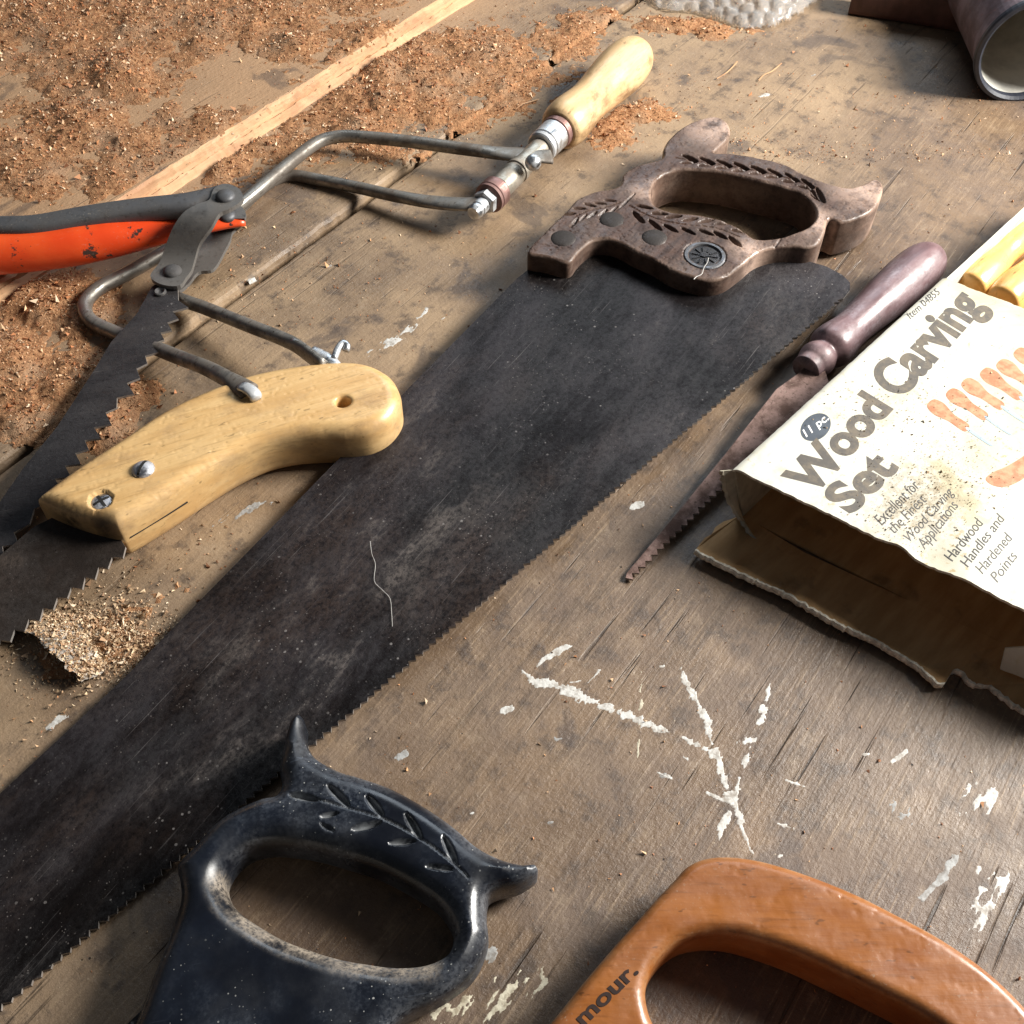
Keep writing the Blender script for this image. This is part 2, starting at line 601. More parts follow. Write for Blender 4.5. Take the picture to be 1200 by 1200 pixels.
def blade_mat(name, c1=(.0050, .0039, .0036), c2=(.0285, .0235, .0260), c3=(.145, .120, .105), rough=.36, speck=.45, stretch=(1, 1, 1), metallic=.25, spec=.55):
    m = M(name, rough, metallic, spec)
    v = m.map(stretch)
    big = m.noise(8, v, 8, .66, .4)
    mid = m.noise(42, v, 8, .72)
    fin = m.noise(480, m.map((.8, 1, 1)), 6, .75)
    c = m.mix(m.math('MULTIPLY', m.ramp(big, .34, .66), m.ramp(mid, .30, .64, .25, 1)), c1, c2)
    # brown rust bloom
    rb = m.math('MULTIPLY', m.ramp(m.noise(12, m.map(stretch, loc=(5, 3, 0)), 7, .68), .46, .68), m.ramp(fin, .34, .62))
    c = m.mix(m.math('MULTIPLY', rb, .6), c, (.055, .034, .025))
    # rubbed grey scuffs, broken up finely
    rp = m.math('MULTIPLY', m.ramp(mid, .52, .66), m.ramp(m.noise(11, m.map(stretch, loc=(2, 1, 0)), 5), .46, .66))
    c = m.mix(m.math('MULTIPLY', rp, m.ramp(fin, .38, .58, .1, .9)), c, c3)
    # lengthwise scratches
    for k, (rot, th) in enumerate(((0.05, .655), (-.35, .69), (.6, .70))):
        sc = m.ramp(m.noise(1.0, m.map((22, 1500, 200), rot, (k, k, 0)), 3, .55), th, th + .05)
        c = m.mix(m.math('MULTIPLY', m.math('MULTIPLY', sc, m.ramp(m.noise(18, m.map(loc=(k, 3, 0)), 4), .42, .62)), .55), c, (.16, .145, .14))
    pit = m.ramp(m.noise(900, v, 3, .6), .60, .70, 0, .7)
    c = m.mix(pit, c, tuple(x * .35 for x in c1))
    dots = m.math('MULTIPLY', specks(m, 520), m.ramp(m.noise(30, detail=5, rough=.65), .47, .66))
    c = m.mix(m.math('MULTIPLY', dots, speck), c, (.38, .35, .33))
    dots = m.math('MULTIPLY', specks(m, 1100), m.ramp(m.noise(21, detail=5, rough=.65), .44, .66))
    c = m.mix(m.math('MULTIPLY', dots, speck), c, (.34, .30, .27))
    m.set('Base Color', c)
    m.set('Roughness', m.ramp(m.math('ADD', mid, m.math('MULTIPLY', fin, .4)), .45, .95, rough - .08, rough + .26))
    m.set('Specular IOR Level', m.math('MULTIPLY', m.ramp(mid, .34, .60, .16, .55), m.ramp(fin, .36, .58, .45, 1)))
    b = m.nrm(fin, .5, .0006)
    m.nrm(mid, .25, .0008, b)
    return m.m


MAT = {}


CARD = (0.0, 0.0)


def build_materials():
    MAT['bench'] = bench_mat()
    MAT['under'] = plain('bench_underside', (.03, .022, .016), .9)
    MAT['raw'] = wood('raw_edge_wood', (.52, .295, .15), (.64, .39, .21), .6, dirt=(.34, .15, .07), dirt_amt=.6, dust=.2)
    MAT['glue'] = plain('plywood_glue_line', (.25, .11, .05), .7)
    m = M('sawdust_chip', .75); m.set('Base Color', m.attr('tint')); MAT['chip'] = m.m
    m = M('sawdust_heap', .9, spec=.2)
    c = m.mix(m.ramp(m.noise(420, detail=4, rough=.7), .3, .7), (.25, .110, .050), (.49, .265, .13))
    c = m.mix(m.ramp(m.noise(40, detail=3), .45, .7), c, (.36, .22, .13))
    m.set('Base Color', c); m.nrm(m.noise(600, detail=4, rough=.7), 1.0, .0016); MAT['heap'] = m.m
    MAT['paint'] = None
    m = M('white_paint', .6)
    c = m.mix(m.ramp(m.noise(240, detail=5, rough=.7), .42, .66), (.56, .545, .51), (.30, .265, .225))
    m.set('Base Color', c); m.nrm(m.noise(500, detail=4), .5, .0006); MAT['paint'] = m.m
    m = M('cream_paint', .6)
    c = m.mix(m.ramp(m.noise(300, detail=5, rough=.7), .4, .64), (.60, .55, .42), (.32, .27, .19))
    m.set('Base Color', c); m.nrm(m.noise(500, detail=4), .5, .0006); MAT['cream'] = m.m
    m = M('grey_filler', .7)
    c = m.mix(m.ramp(m.noise(300, detail=5, rough=.7), .4, .64), (.36, .36, .35), (.20, .18, .16))
    m.set('Base Color', c); m.nrm(m.noise(500, detail=4), .4, .0006); MAT['grey'] = m.m

    # big saw
    m = M('carved_dark_wood', .42, spec=.32)
    e = m.rgb()
    v = m.map((16, 170, 170), -.35)
    g = m.noise(1.0, v, 6, .66, .5)
    c = m.mix(m.ramp(g, .32, .68), (.030, .016, .012), (.082, .046, .033))
    c = m.mix(m.ramp(m.noise(26, detail=6, rough=.65), .46, .68, 0, .6), c, (.105, .066, .050))
    c = m.mix(m.ramp(m.noise(60, detail=6, rough=.65), .56, .68, 0, .7), c, (.030, .019, .016))
    film = m.math('MULTIPLY', m.ramp(m.noise(48, detail=7, rough=.7), .42, .64), m.ramp(m.noise(500, detail=4, rough=.7), .34, .60))
    c = m.mix(m.math('MULTIPLY', film, .28), c, (.20, .150, .118))
    wn = m.ramp(m.noise(150, detail=6, rough=.7), .36, .60)
    c = m.mix(m.math('MULTIPLY', m.math('MULTIPLY', e[0], wn), .65), c, (.30, .21, .16))
    c = m.mix(m.math('MULTIPLY', m.math('MULTIPLY', e[1], .75), m.ramp(m.noise(60, detail=6, rough=.7), .36, .6)), c, (.50, .345, .265))
    m.set('Base Color', c)
    rg = m.ramp(m.noise(70, detail=5, rough=.65), .3, .7, .30, .62)
    m.set('Roughness', m.math('SUBTRACT', rg, m.math('MULTIPLY', e[1], .12)))
    b = m.nrm(m.noise(1.0, m.map((40, 520, 520), -.35), 4, .6), .35, .0006); m.nrm(m.noise(300, detail=5), .22, .0005, b)
    MAT['carved'] = m.m
    MAT['blade'] = blade_mat('dark_patina_steel', stretch=(.45, 1, 1))
    MAT['edge'] = metal('lit_edge_steel', (.36, .33, .30), (.12, .09, .075), .42, .6, .6, 200, .3)  # paler than the blades: light caught on their edges put into the colour
    MAT['rivet'] = metal('dark_rivet', (.042, .034, .030), (.018, .014, .012), .45, .5, .8, 160, .4)
    MAT['medal'] = metal('medallion_steel', (.055, .055, .06), (.02, .02, .022), .35, .7, .7, 300, .9)
    MAT['medalring'] = metal('medallion_ring', (.15, .15, .16), (.05, .05, .052), .32, .8, .6, 200, .3)
    # black plastic
    m = M('black_plastic', .22, spec=.6)
    e = m.rgb()
    c = m.mix(m.ramp(m.noise(45, detail=5), .4, .7), (.0036, .0046, .0080), (.0065, .0090, .0155))
    scr = m.math('MULTIPLY', m.ramp(m.noise(1.0, m.map((60, 900, 300), .7), 4), .64, .74, 0, .35), m.ramp(m.noise(30, detail=3), .45, .65))
    c = m.mix(scr, c, (.10, .12, .16))
    film = m.math('MULTIPLY', m.ramp(m.noise(22, detail=8, rough=.72), .46, .74), m.ramp(m.noise(700, detail=4, rough=.75), .36, .64))
    c = m.mix(m.math('MULTIPLY', film, .17), c, (.15, .18, .23))
    en = m.math('MULTIPLY', m.math('POWER', e[0], .7), m.math('MULTIPLY', m.ramp(m.noise(40, detail=5), .36, .62), m.ramp(m.noise(650, detail=4, rough=.7), .30, .62)))
    c = m.mix(m.math('MULTIPLY', en, .55), c, (.25, .26, .28))
    c = m.mix(m.math('MULTIPLY', m.math('MULTIPLY', e[2], m.ramp(m.noise(260, detail=4), .3, .6)), .55), c, (.24, .25, .26))
    c = m.mix(m.math('MULTIPLY', m.math('MULTIPLY', e[1], m.ramp(m.noise(90, detail=6, rough=.7), .34, .62)), m.ramp(m.noise(800, detail=4, rough=.75), .34, .58, .15, .9)), c, (.36, .30, .235))
    dots = m.math('MULTIPLY', specks(m, 900), m.ramp(m.noise(34, detail=4), .46, .66))
    c = m.mix(m.math('MULTIPLY', dots, .7), c, (.42, .42, .40))
    m.set('Base Color', c)
    m.set('Roughness', m.ramp(m.math('ADD', m.noise(60, detail=6), m.math('MULTIPLY', film, .4)), .3, .9, .20, .60))
    m.nrm(m.noise(260, detail=5, rough=.6), .14, .0005)
    MAT['plastic'] = m.m
    # yellow handle
    MAT['yellow'] = wood('yellow_varnished_wood', (.58, .35, .140), (.68, .45, .205), .36, coat=.2, dirt=(.30, .19, .10), dirt_amt=.6, dust=.3, edge=(.36, .24, .13))
    MAT['endgrain'] = plain('shaded_end_wood', (.06, .04, .025), .7)  # dark wood for a handle end, shade and dirt in one colour
    MAT['screw'] = metal('screw_steel', (.55, .56, .60), (.20, .19, .19), .28, 1.0, .35, 220, .15, .1)
    MAT['slot'] = plain('dark_slot', (.010, .009, .008), .8)
    MAT['prune'] = blade_mat('brown_patina_steel', (.026, .020, .017), (.060, .046, .038), (.12, .085, .060), .48, .3)
    MAT['bowblade'] = blade_mat('bow_blade_steel', (.030, .028, .030), (.062, .056, .056), (.13, .095, .075), .45, .45, (.5, 1, 1), .5)
    # bow saw
    m = M('orange_paint', .38, spec=.5, coat=.2)
    c = m.mix(m.ramp(m.noise(30, detail=4), .35, .7), (.72, .058, .010), (.82, .098, .018))
    chip = m.ramp(m.noise(70, detail=7, rough=.7), .60, .63)
    c = m.mix(chip, c, (.05, .028, .022))
    c = dusty(m, c, .3)
    m.set('Base Color', c); m.nrm(m.noise(200, detail=4), .15, .0005); MAT['orange'] = m.m
    MAT['redpaint'] = plain('worn_red_paint', (.28, .05, .035), .5)
    MAT['lever'] = metal('grey_lever_steel', (.115, .115, .12), (.05, .042, .036), .50, .55, .6, 45, .3, .5)
    MAT['link'] = metal('link_plate_steel', (.20, .19, .18), (.075, .064, .054), .44, .75, .55, 40, .25, .4)
    # coping saw
    MAT['rod'] = metal('frame_rod_steel', (.30, .28, .25), (.085, .062, .045), .38, .9, .8, 55, .3, .3, (.4, 1, 1))
    MAT['bright'] = metal('bright_steel', (.60, .62, .64), (.22, .20, .18), .28, 1.0, .35, 150, .15, .1)
    MAT['copper'] = metal('bronze_ferrule', (.30, .17, .15), (.12, .07, .06), .38, .8, .5, 120, .2, .2)
    MAT['brass'] = metal('steel_sleeve', (.40, .37, .31), (.16, .11, .08), .32, .9, .5, 90, .2, .1)
    MAT['pale'] = wood('pale_handle_wood', (.60, .39, .19), (.70, .50, .28), .38, coat=.15, dirt=(.19, .105, .05), dirt_amt=.9, dust=.15)
    # compass saw
    m = M('purple_brown_wood', .34, spec=.5, coat=.1)
    v = m.map((20, 140, 140))
    c = m.mix(m.ramp(m.noise(1.0, v, 5, .6, .5), .3, .7), (.105, .060, .064), (.20, .125, .130))
    c = m.mix(m.ramp(m.noise(34, detail=6, rough=.65), .52, .68, 0, .65), c, (.27, .18, .18))
    c = m.mix(m.ramp(m.noise(80, detail=5), .62, .70, 0, .6), c, (.03, .018, .02))
    film = m.math('MULTIPLY', m.ramp(m.noise(30, m.map((.5, 1, 1)), 7, .7), .44, .64), m.ramp(m.noise(600, detail=4, rough=.7), .32, .62))
    c = m.mix(m.math('MULTIPLY', film, .6), c, (.36, .31, .33))
    m.set('Base Color', dusty(m, c, .35)); m.set('Roughness', m.ramp(m.noise(60, detail=6, rough=.7), .35, .65, .28, .62))
    b = m.nrm(m.noise(1.0, m.map((40, 400, 400)), 4), .3, .0005); m.nrm(m.noise(180, detail=6), .3, .0007, b); MAT['purple'] = m.m
    MAT['rusty'] = metal('rusty_saw_steel', (.29, .185, .155), (.10, .055, .042), .62, .25, .95, 70, .8, .6)
    # orange-brown handle
    MAT['amber'] = wood('amber_varnished_wood', (.225, .072, .014), (.285, .098, .020), .40, coat=.15, dirt=(.20, .060, .016), dirt_amt=.65, dust=.35, spec=.5, edge=(.42, .24, .12), edge_amt=.8)
    MAT['brand'] = plain('branded_lettering', (.022, .009, .006), .9)
    # box
    m = M('printed_card', .55, spec=.35)
    x = m.sep()
    c = m.mix(m.ramp(m.noise(14, detail=5), .4, .7), (.57, .555, .485), (.46, .425, .31))
    st = m.ramp(m.noise(22, m.map(loc=(4.2, 1.3, 0)), 6, .65, .4), .54, .68, 0, .75)
    c = m.mix(st, c, (.46, .41, .24))
    c = m.mix(m.math('MULTIPLY', m.ramp(m.noise(300, detail=5, rough=.7), .57, .66), m.ramp(m.noise(26, detail=3), .44, .62)), c, (.40, .31, .17))
    sx = m.math('SUBTRACT', x[0], CARD[0]); sy = m.math('SUBTRACT', x[1], CARD[1])
    rr_ = m.math('SQRT', m.math('ADD', m.math('MULTIPLY', m.math('MULTIPLY', sx, sx), .35), m.math('MULTIPLY', sy, sy)))
    rr_ = m.math('ADD', rr_, m.math('MULTIPLY', m.math('SUBTRACT', m.noise(45, detail=6, rough=.65), .5), .035))
    smg = m.math('MULTIPLY', m.ramp(rr_, .030, .004), m.ramp(m.noise(210, detail=6, rough=.75), .36, .60, .15, 1))
    c = m.mix(m.math('MULTIPLY', smg, .85), c, (.26, .205, .125))
    c = m.mix(m.ramp(m.noise(70, m.map((.5, 1.4, 1)), 7, .7), .54, .70, 0, .4), c, (.36, .325, .235))
    m.set('Base Color', c); m.nrm(m.noise(120, detail=4), .2, .0008); MAT['card'] = m.m
    m = M('kraft_card', .8, spec=.2)
    c = m.mix(m.ramp(m.noise(30, m.map((1, 5, 1)), 5, .6), .35, .7), (.40, .235, .105), (.52, .325, .16))
    c = m.mix(m.ramp(m.noise(60, detail=6), .55, .7, 0, .6), c, (.14, .085, .045))
    m.set('Base Color', dusty(m, c, .3)); m.nrm(m.noise(300, detail=4), .2, .0006); MAT['kraft'] = m.m
    MAT['cardedge'] = plain('torn_card_edge', (.74, .68, .56), .8, var=.35, scale=400, bump=.6)
    MAT['greycard'] = plain('grey_card_inside', (.42, .38, .29), .75)
    m = M('grey_print', .6)
    c = m.mix(m.ramp(m.noise(180, detail=5, rough=.7), .40, .64), (.080, .069, .058), (.140, .112, .078))
    m.set('Base Color', c); MAT['print'] = m.m
    MAT['thinprint'] = plain('dark_print', (.055, .05, .047), .6)
    MAT['badge'] = plain('badge_print', (.05, .06, .075), .5)
    MAT['whiteprint'] = plain('white_print', (.80, .80, .78), .6, var=.05)
    m = M('printed_handles', .6)
    c = m.mix(m.ramp(m.noise(260, detail=4), .35, .65), (.36, .135, .055), (.50, .25, .13))
    m.set('Base Color', c); MAT['printhandle'] = m.m
    MAT['printblade'] = plain('printed_blades', (.30, .37, .42), .6, var=.1)
    MAT['chisel'] = wood('turned_chisel_wood', (.62, .33, .09), (.72, .44, .15), .35, coat=.3, dust=.1)
    # back things
    m = M('bubble_film', .12, spec=.6)
    m.set('Base Color', (.93, .93, .92)); m.set('Transmission Weight', .82); m.set('IOR', 1.22)
    MAT['bubble'] = m.m
    m = M('mottled_purple_cover', .6)
    c = m.mix(m.ramp(m.noise(60, detail=6, rough=.65), .36, .64), (.11, .075, .085), (.22, .17, .20))
    c = m.mix(m.ramp(m.noise(160, detail=4), .58, .7, 0, .5), c, (.24, .10, .09))
    m.set('Base Color', c); m.nrm(m.noise(200, detail=5), .4, .0008); MAT['cover'] = m.m
    MAT['rim'] = plain('dark_blue_rim', (.030, .034, .048), .45)
    MAT['inner'] = plain('pale_lining', (.62, .60, .54), .55, var=.18, scale=60)
    MAT['redbar'] = plain('dark_red_wood', (.10, .045, .035), .6)
    MAT['thread'] = plain('white_thread', (.52, .50, .47), .8)


def card_spot():
    a_, b_, p_ = P3(860, 548, .0365), P3(1105, 325, .0365), P3(1082, 585, .0365)
    e = (b_ - a_) / np.linalg.norm(b_ - a_); d = p_ - P3(1000, 560, 0)
    return (float(d[0] * e[0] + d[1] * e[1]), float(-d[0] * e[1] + d[1] * e[0]))


YG, YS = 0.2338, 0.3468      # joint lines of the bench (measured again below)
CARD = card_spot()
build_materials()

# ================================================================== the bench
g0, g1 = P3(0, 555), P3(745, 5)
E1 = (g1 - g0) / np.linalg.norm(g1 - g0)
E2 = np.array([-E1[1], E1[0], 0])
BO = P3(500, 800)


def loc2(P):
    d = np.asarray(P) - BO
    return d @ E1, d @ E2


YG = 0.5 * (loc2(g0)[1] + loc2(g1)[1])                    # edge of the main plank
Z_MID, Z_UL = 0.0018, 0.0100
YS = 0.5 * (loc2(P3(400, 67, Z_UL))[1] + loc2(P3(200, 200, Z_UL))[1])      # edge of the raised board, top
YS0 = 0.5 * (loc2(P3(400, 95, Z_MID))[1] + loc2(P3(200, 231, Z_MID))[1])   # its foot


def surf(x, y):
    l = (x - BO[0]) * E2[0] + (y - BO[1]) * E2[1]
    z = np.where(l > YS, Z_UL, np.where(l > YS0, Z_MID + (Z_UL - Z_MID) * (l - YS0) / (YS - YS0), np.where(l > YG + .003, Z_MID, 0.0)))
    return z


bench = thing('workbench', 'worn brown plank workbench top with sawdust in its joints', 'workbench', BO, E1)
del bench['category']
bench['kind'] = 'structure'


def strip_mesh(name, prof, mat, wob=0.0008, x0=-.55, x1=.75, n=520, seed=0.0, parent=bench, wobset=None):
    """sweep a cross section (list of (y,z), which points wobble) along the grain"""
    xs = np.linspace(x0, x1, n); k = len(prof)
    V = []
    for x in xs:
        w1 = (fbm(x * 60 + seed, seed, 4) - .5) * 2
        w2 = (fbm(x * 300 + seed, seed + 9, 3) - .5) * 2
        for (y, z, wy, wz) in prof:
            V.append(BO + E1 * x + E2 * (y + wy * wob * (w1 + .6 * w2)) + np.array([0, 0, z + wz * wob * w2]))
    F = [(i * k + j, i * k + j + 1, (i + 1) * k + j + 1, (i + 1) * k + j) for i in range(n - 1) for j in range(k - 1)]
    return mesh(name, V, F, mat, parent, smooth=False)


strip_mesh('plank', [(-.75, 0, 0, 0), (-.2, 0, 0, 0), (YG - .0022, 0, .5, 0), (YG - .0010, -.0003, .8, 0), (YG, -.0015, 1, 0), (YG, -.018, 1, 0)], MAT['bench'], seed=3)
strip_mesh('plank', [(YG + .0050, -.018, 1, 0), (YG + .0048, -.0030, 1, .3), (YG + .0056, -.0002, 1, .3), (YG + .0072, .0012, .8, .2), (YG + .0098, Z_MID, .4, 0), (YS + .02, Z_MID, 0, 0)], MAT['bench'], .0009, seed=21)
strip_mesh('plank', [(YS + .0012, -.001, 0, 0), (YS, Z_UL - .0006, 1, 0), (YS + .0012, Z_UL, 1, 0), (YS + .05, Z_UL, 0, 0), (.75, Z_UL, 0, 0)], MAT['bench'], .0012, seed=44)
ym = YS0 + (YS - YS0) * .52; zm = Z_MID + (Z_UL - Z_MID) * .52
strip_mesh('plywood_ply', [(YS0 - .001, Z_MID - .001, .6, 0), (YS0, Z_MID + .0012, 1.0, .5), (ym - .0016, zm - .0004, .7, .8), (ym - .0006, zm - .0016, .5, 0)], MAT['raw'], .0010, seed=61)
strip_mesh('plywood_ply', [(ym - .0008, zm - .0016, 0, 0), (ym + .0002, zm + .0012, .8, .8), (YS - .0012, Z_UL - .0012, 1, .8), (YS + .0006, Z_UL + .0004, .8, .3), (YS + .002, Z_UL - .002, 0, 0)], MAT['raw'], .0010, seed=73)
strip_mesh('glue_line', [(ym - .0022, zm - .0018, .3, 0), (ym + .0012, zm - .0002, .3, 0)], MAT['glue'], .0008, seed=80)
pu = np.array([BO + E1 * a + E2 * b + np.array([0, 0, -.0185]) for a, b in ((-.6, -.8), (.8, -.8), (.8, .8), (-.6, .8))])
mesh('under_frame', np.concatenate([pu, pu - [0, 0, .03]]), [(0, 1, 2, 3), (7, 6, 5, 4)] + [(i, i + 4, (i + 1) % 4 + 4, (i + 1) % 4) for i in range(4)], MAT['under'], bench)


# --- paint splashes: thin real skins of dried paint, ragged at the edge
def paint(name, strokes, mat, cell=.00034, rough=.55, thick=.00006, hole=.0, seed=0.0):
    """strokes: list of pixel polylines with (u,v,width_px)"""
    segs = []
    for st in strokes:
        p = [np.array([*P3(u, v)[:2], w * .00029]) for u, v, w in st]
        segs += list(zip(p[:-1], p[1:])) if len(p) > 1 else [(p[0], p[0] + [1e-5, 0, 0])]
    A = np.array([s[0] for s in segs]); B = np.array([s[1] for s in segs])
    mx = max(A[:, 2].max(), B[:, 2].max())
    lo_, hi_ = np.minimum(A[:, :2].min(0), B[:, :2].min(0)) - mx, np.maximum(A[:, :2].max(0), B[:, :2].max(0)) + mx
    xs, ys = np.arange(lo_[0], hi_[0], cell), np.arange(lo_[1], hi_[1], cell)
    X, Y = np.meshgrid(xs, ys); Q = np.stack([X.ravel(), Y.ravel()], 1)
    best = np.full(len(Q), -9.0)
    for a, b in zip(A, B):
        ab = b[:2] - a[:2]; t = np.clip(((Q - a[:2]) @ ab) / max(ab @ ab, 1e-12), 0, 1)
        d = np.linalg.norm(Q - a[:2] - t[:, None] * ab, axis=1)
        w = a[2] + (b[2] - a[2]) * t
        best = np.maximum(best, 1 - d / np.maximum(w, 1e-6))
    l1 = (Q - BO[:2]) @ E1[:2]; l2 = (Q - BO[:2]) @ E2[:2]
    f = best + rough * 3.0 * (fbm(l1 * 320 + seed, l2 * 900 + seed, 5) - .5) - (hole + .25) * np.clip(fbm(l1 * 160 + 7 + seed, l2 * 420, 4) - .42, 0, 1) * 8
    ok = ((f > 0.02) & (best > -1)).reshape(X.shape)
    idx = -np.ones((X.shape[0] + 1, X.shape[1] + 1), int); V = []; F = []
    ii, jj = np.nonzero(ok)
    for i, j in zip(ii, jj):
        q = []
        for a, b in ((0, 0), (0, 1), (1, 1), (1, 0)):
            if idx[i + a, j + b] < 0:
                idx[i + a, j + b] = len(V)
                inn = 0 < i + a < X.shape[0] and 0 < j + b < X.shape[1] and ok[max(i + a - 1, 0):i + a + 1, max(j + b - 1, 0):j + b + 1].all()
                x_, y_ = xs[0] + (j + b - .5) * cell + RNG.normal(0, cell * .12), ys[0] + (i + a - .5) * cell + RNG.normal(0, cell * .12)
                V.append((x_, y_, float(surf(x_, y_)) + (thick * RNG.uniform(.7, 1.1) if inn else -.0001)))
            q.append(idx[i + a, j + b])
        F.append(q)
    if F:
        return mesh(name, V, F, mat, bench, smooth=True, recalc=False)


paint('paint_stroke', [[(668, 757, 5), (645, 768, 7), (630, 780, 5)], [(613, 787, 5), (628, 800, 9), (655, 806, 11), (690, 820, 12), (715, 831, 9), (745, 842, 8), (760, 850, 13), (785, 858, 6)]], MAT['paint'], rough=.42, seed=1)
paint('paint_stroke', [[(798, 783, 3), (803, 797, 6), (818, 825, 7), (830, 850, 10), (834, 872, 6)], [(800, 864, 3), (820, 875, 8), (838, 882, 10), (845, 900, 8), (851, 922, 4)]], MAT['paint'], rough=.45, seed=2)
paint('paint_splash', [[(857, 933, 14)], [(829, 929, 3), (846, 937, 4), (857, 935, 9)], [(867, 912, 3), (863, 930, 6)], [(860, 940, 8), (866, 960, 8), (866, 965, 5)], [(868, 968, 4), (875, 985, 5), (880, 998, 5)], [(855, 952, 6), (847, 970, 9), (843, 985, 3)]], MAT['paint'], rough=.45, seed=3)
paint('paint_splash', [[(895, 830, 7), (889, 848, 7)], [(903, 802, 4), (898, 820, 4)], [(876, 868, 13), (885, 868, 8)], [(880, 876, 6), (872, 897, 5)]], MAT['paint'], rough=.5, seed=4)
paint('paint_drip', [[(752, 788, 2), (751, 815, 3), (750, 850, 4), (747, 888, 2)]], MAT['cream'], rough=.6, hole=.3, seed=5)
paint('paint_patch', [[(1145, 935, 22), (1125, 962, 8)], [(1160, 930, 14), (1150, 950, 10)]], MAT['paint'], rough=.55, hole=.75, seed=6)
paint('paint_patch', [[(1155, 1022, 14), (1170, 1030, 16)], [(1160, 1040, 14), (1150, 1065, 12), (1138, 1085, 8)], [(1158, 1060, 8), (1145, 1100, 5)]], MAT['paint'], rough=.6, hole=.95, seed=7)
paint('paint_streak', [[(1118, 1003, 6), (1105, 1028, 7), (1080, 1054, 4)]], MAT['grey'], rough=.5, seed=8)
paint('paint_patch', [[(630, 1150, 17), (600, 1160, 22), (575, 1180, 18), (545, 1180, 18), (520, 1190, 14)]], MAT['cream'], rough=.6, hole=.75, seed=9)
paint('paint_patch', [[(575, 1115, 8), (578, 1125, 8)]], MAT['grey'], rough=.4, hole=.4, seed=10)
paint('paint_streak', [[(500, 362, 5), (480, 385, 10), (460, 398, 6)], [(478, 395, 9), (445, 408, 7), (430, 420, 3)], [(455, 400, 7), (432, 413, 4)], [(520, 372, 4), (517, 374, 3)]], MAT['paint'], rough=.55, hole=.45, seed=11)
paint('paint_smear', [[(315, 588, 7), (290, 596, 10), (262, 610, 8), (250, 616, 4)]], MAT['grey'], rough=.6, hole=.55, seed=12)
paint('paint_smear', [[(76, 838, 8), (66, 845, 9), (58, 853, 5)]], MAT['paint'], rough=.5, hole=.5, seed=13)
paint('paint_smear', [[(1055, 945, 14), (1062, 955, 12)]], MAT['grey'], rough=.6, hole=.8, seed=14)
for k, (u, v, w) in enumerate([(895, 112, 9), (748, 593, 11), (595, 832, 9), (655, 866, 7), (953, 88, 5), (1015, 884, 5), (777, 909, 5), (776, 781, 4), (470, 885, 9), (552, 953, 4), (645, 964, 4), (915, 1003, 4), (385, 312, 5), (296, 330, 7)]):
    paint('paint_spot', [[(u - w * .45, v + w * .15, w * .8), (u + w * .45, v - w * .15, w * .8)]], MAT['paint' if k in (0, 1, 2, 5, 7, 9, 11, 12, 13) else 'grey'], rough=.28, seed=20 + k)
for k, (a, b, w) in enumerate([((770, 905), (785, 911), 4), ((1045, 893), (1062, 881), 5), ((920, 914), (944, 922), 4), ((911, 965), (930, 971), 4), ((801, 887), (806, 890), 3), ((690, 800), (702, 785), 3), ((668, 800), (680, 798), 3)]):
    paint('paint_fleck', [[(*a, w * .7), (*b, w)]], MAT['paint'], rough=.4, seed=40 + k)

# ================================================================== sawdust lying on the bench
BLOBS = [(30, 35, 95, 45, .80), (150, 35, 110, 35, .72), (270, 45, 90, 26, .66), (345, 72, 38, 20, .75), (150, 105, 42, 38, .85), (95, 160, 75, 30, .88), (15, 195, 60, 38, .70),
         (60, 235, 60, 20, .42), (170, 150, 40, 22, .45), (330, 10, 90, 22, .50), (420, 20, 60, 18, .42), (470, 85, 80, 38, .72), (560, 62, 80, 30, .66), (650, 48, 50, 24, .55), (425, 132, 60, 30, .78), (520, 130, 55, 24, .46),
         (335, 172, 55, 22, .52), (262, 202, 32, 16, .85), (455, 175, 40, 20, .42), (655, 120, 12, 8, .50),
         (70, 365, 55, 32, .92), (10, 420, 60, 45, .85), (85, 440, 60, 36, .55), (20, 350, 40, 28, .85), (30, 495, 45, 24, .42), (120, 500, 38, 26, .72), (155, 462, 26, 18, .55), (215, 285, 40, 14, .40),
         (760, 132, 32, 16, .62), (725, 158, 26, 16, .66), (712, 150, 20, 12, .60), (690, 30, 40, 14, .50), (780, 30, 60, 10, .45), (850, 38, 45, 8, .45), (118, 752, 52, 30, .62), (70, 770, 30, 26, .5), (140, 720, 40, 22, .45), (165, 690, 50, 20, .32), (95, 780, 30, 16, .60)]


def mask(u, v, wob=None):
    m = np.zeros_like(u)
    for (bu, bv, su, sv, a) in BLOBS:
        m = np.maximum(m, a * np.exp(-(((u - bu) / su) ** 2 + ((v - bv) / sv) ** 2) * .8))
    l_ = np.where((u < 420) & (v < 270), 1.0, 0.0)
    m = np.maximum(m, .42 * np.clip((400 - u) / 60, 0, 1) * np.clip((275 - v - np.maximum(u - 120, 0) * .35) / 40, 0, 1))
    m = np.maximum(m, .40 * np.exp(-(((u - 520) / 170) ** 2 + ((v - 85) / 62) ** 2) ** 2))
    # the swept clearing
    m *= 1 - .9 * np.exp(-(((u - 275) / 85) ** 2 + ((v - 118 + (u - 275) * .1) / 34) ** 2) ** 2)
    m *= 1 - .6 * np.exp(-(((u - 20) / 36) ** 2 + ((v - 112) / 24) ** 2))
    return m


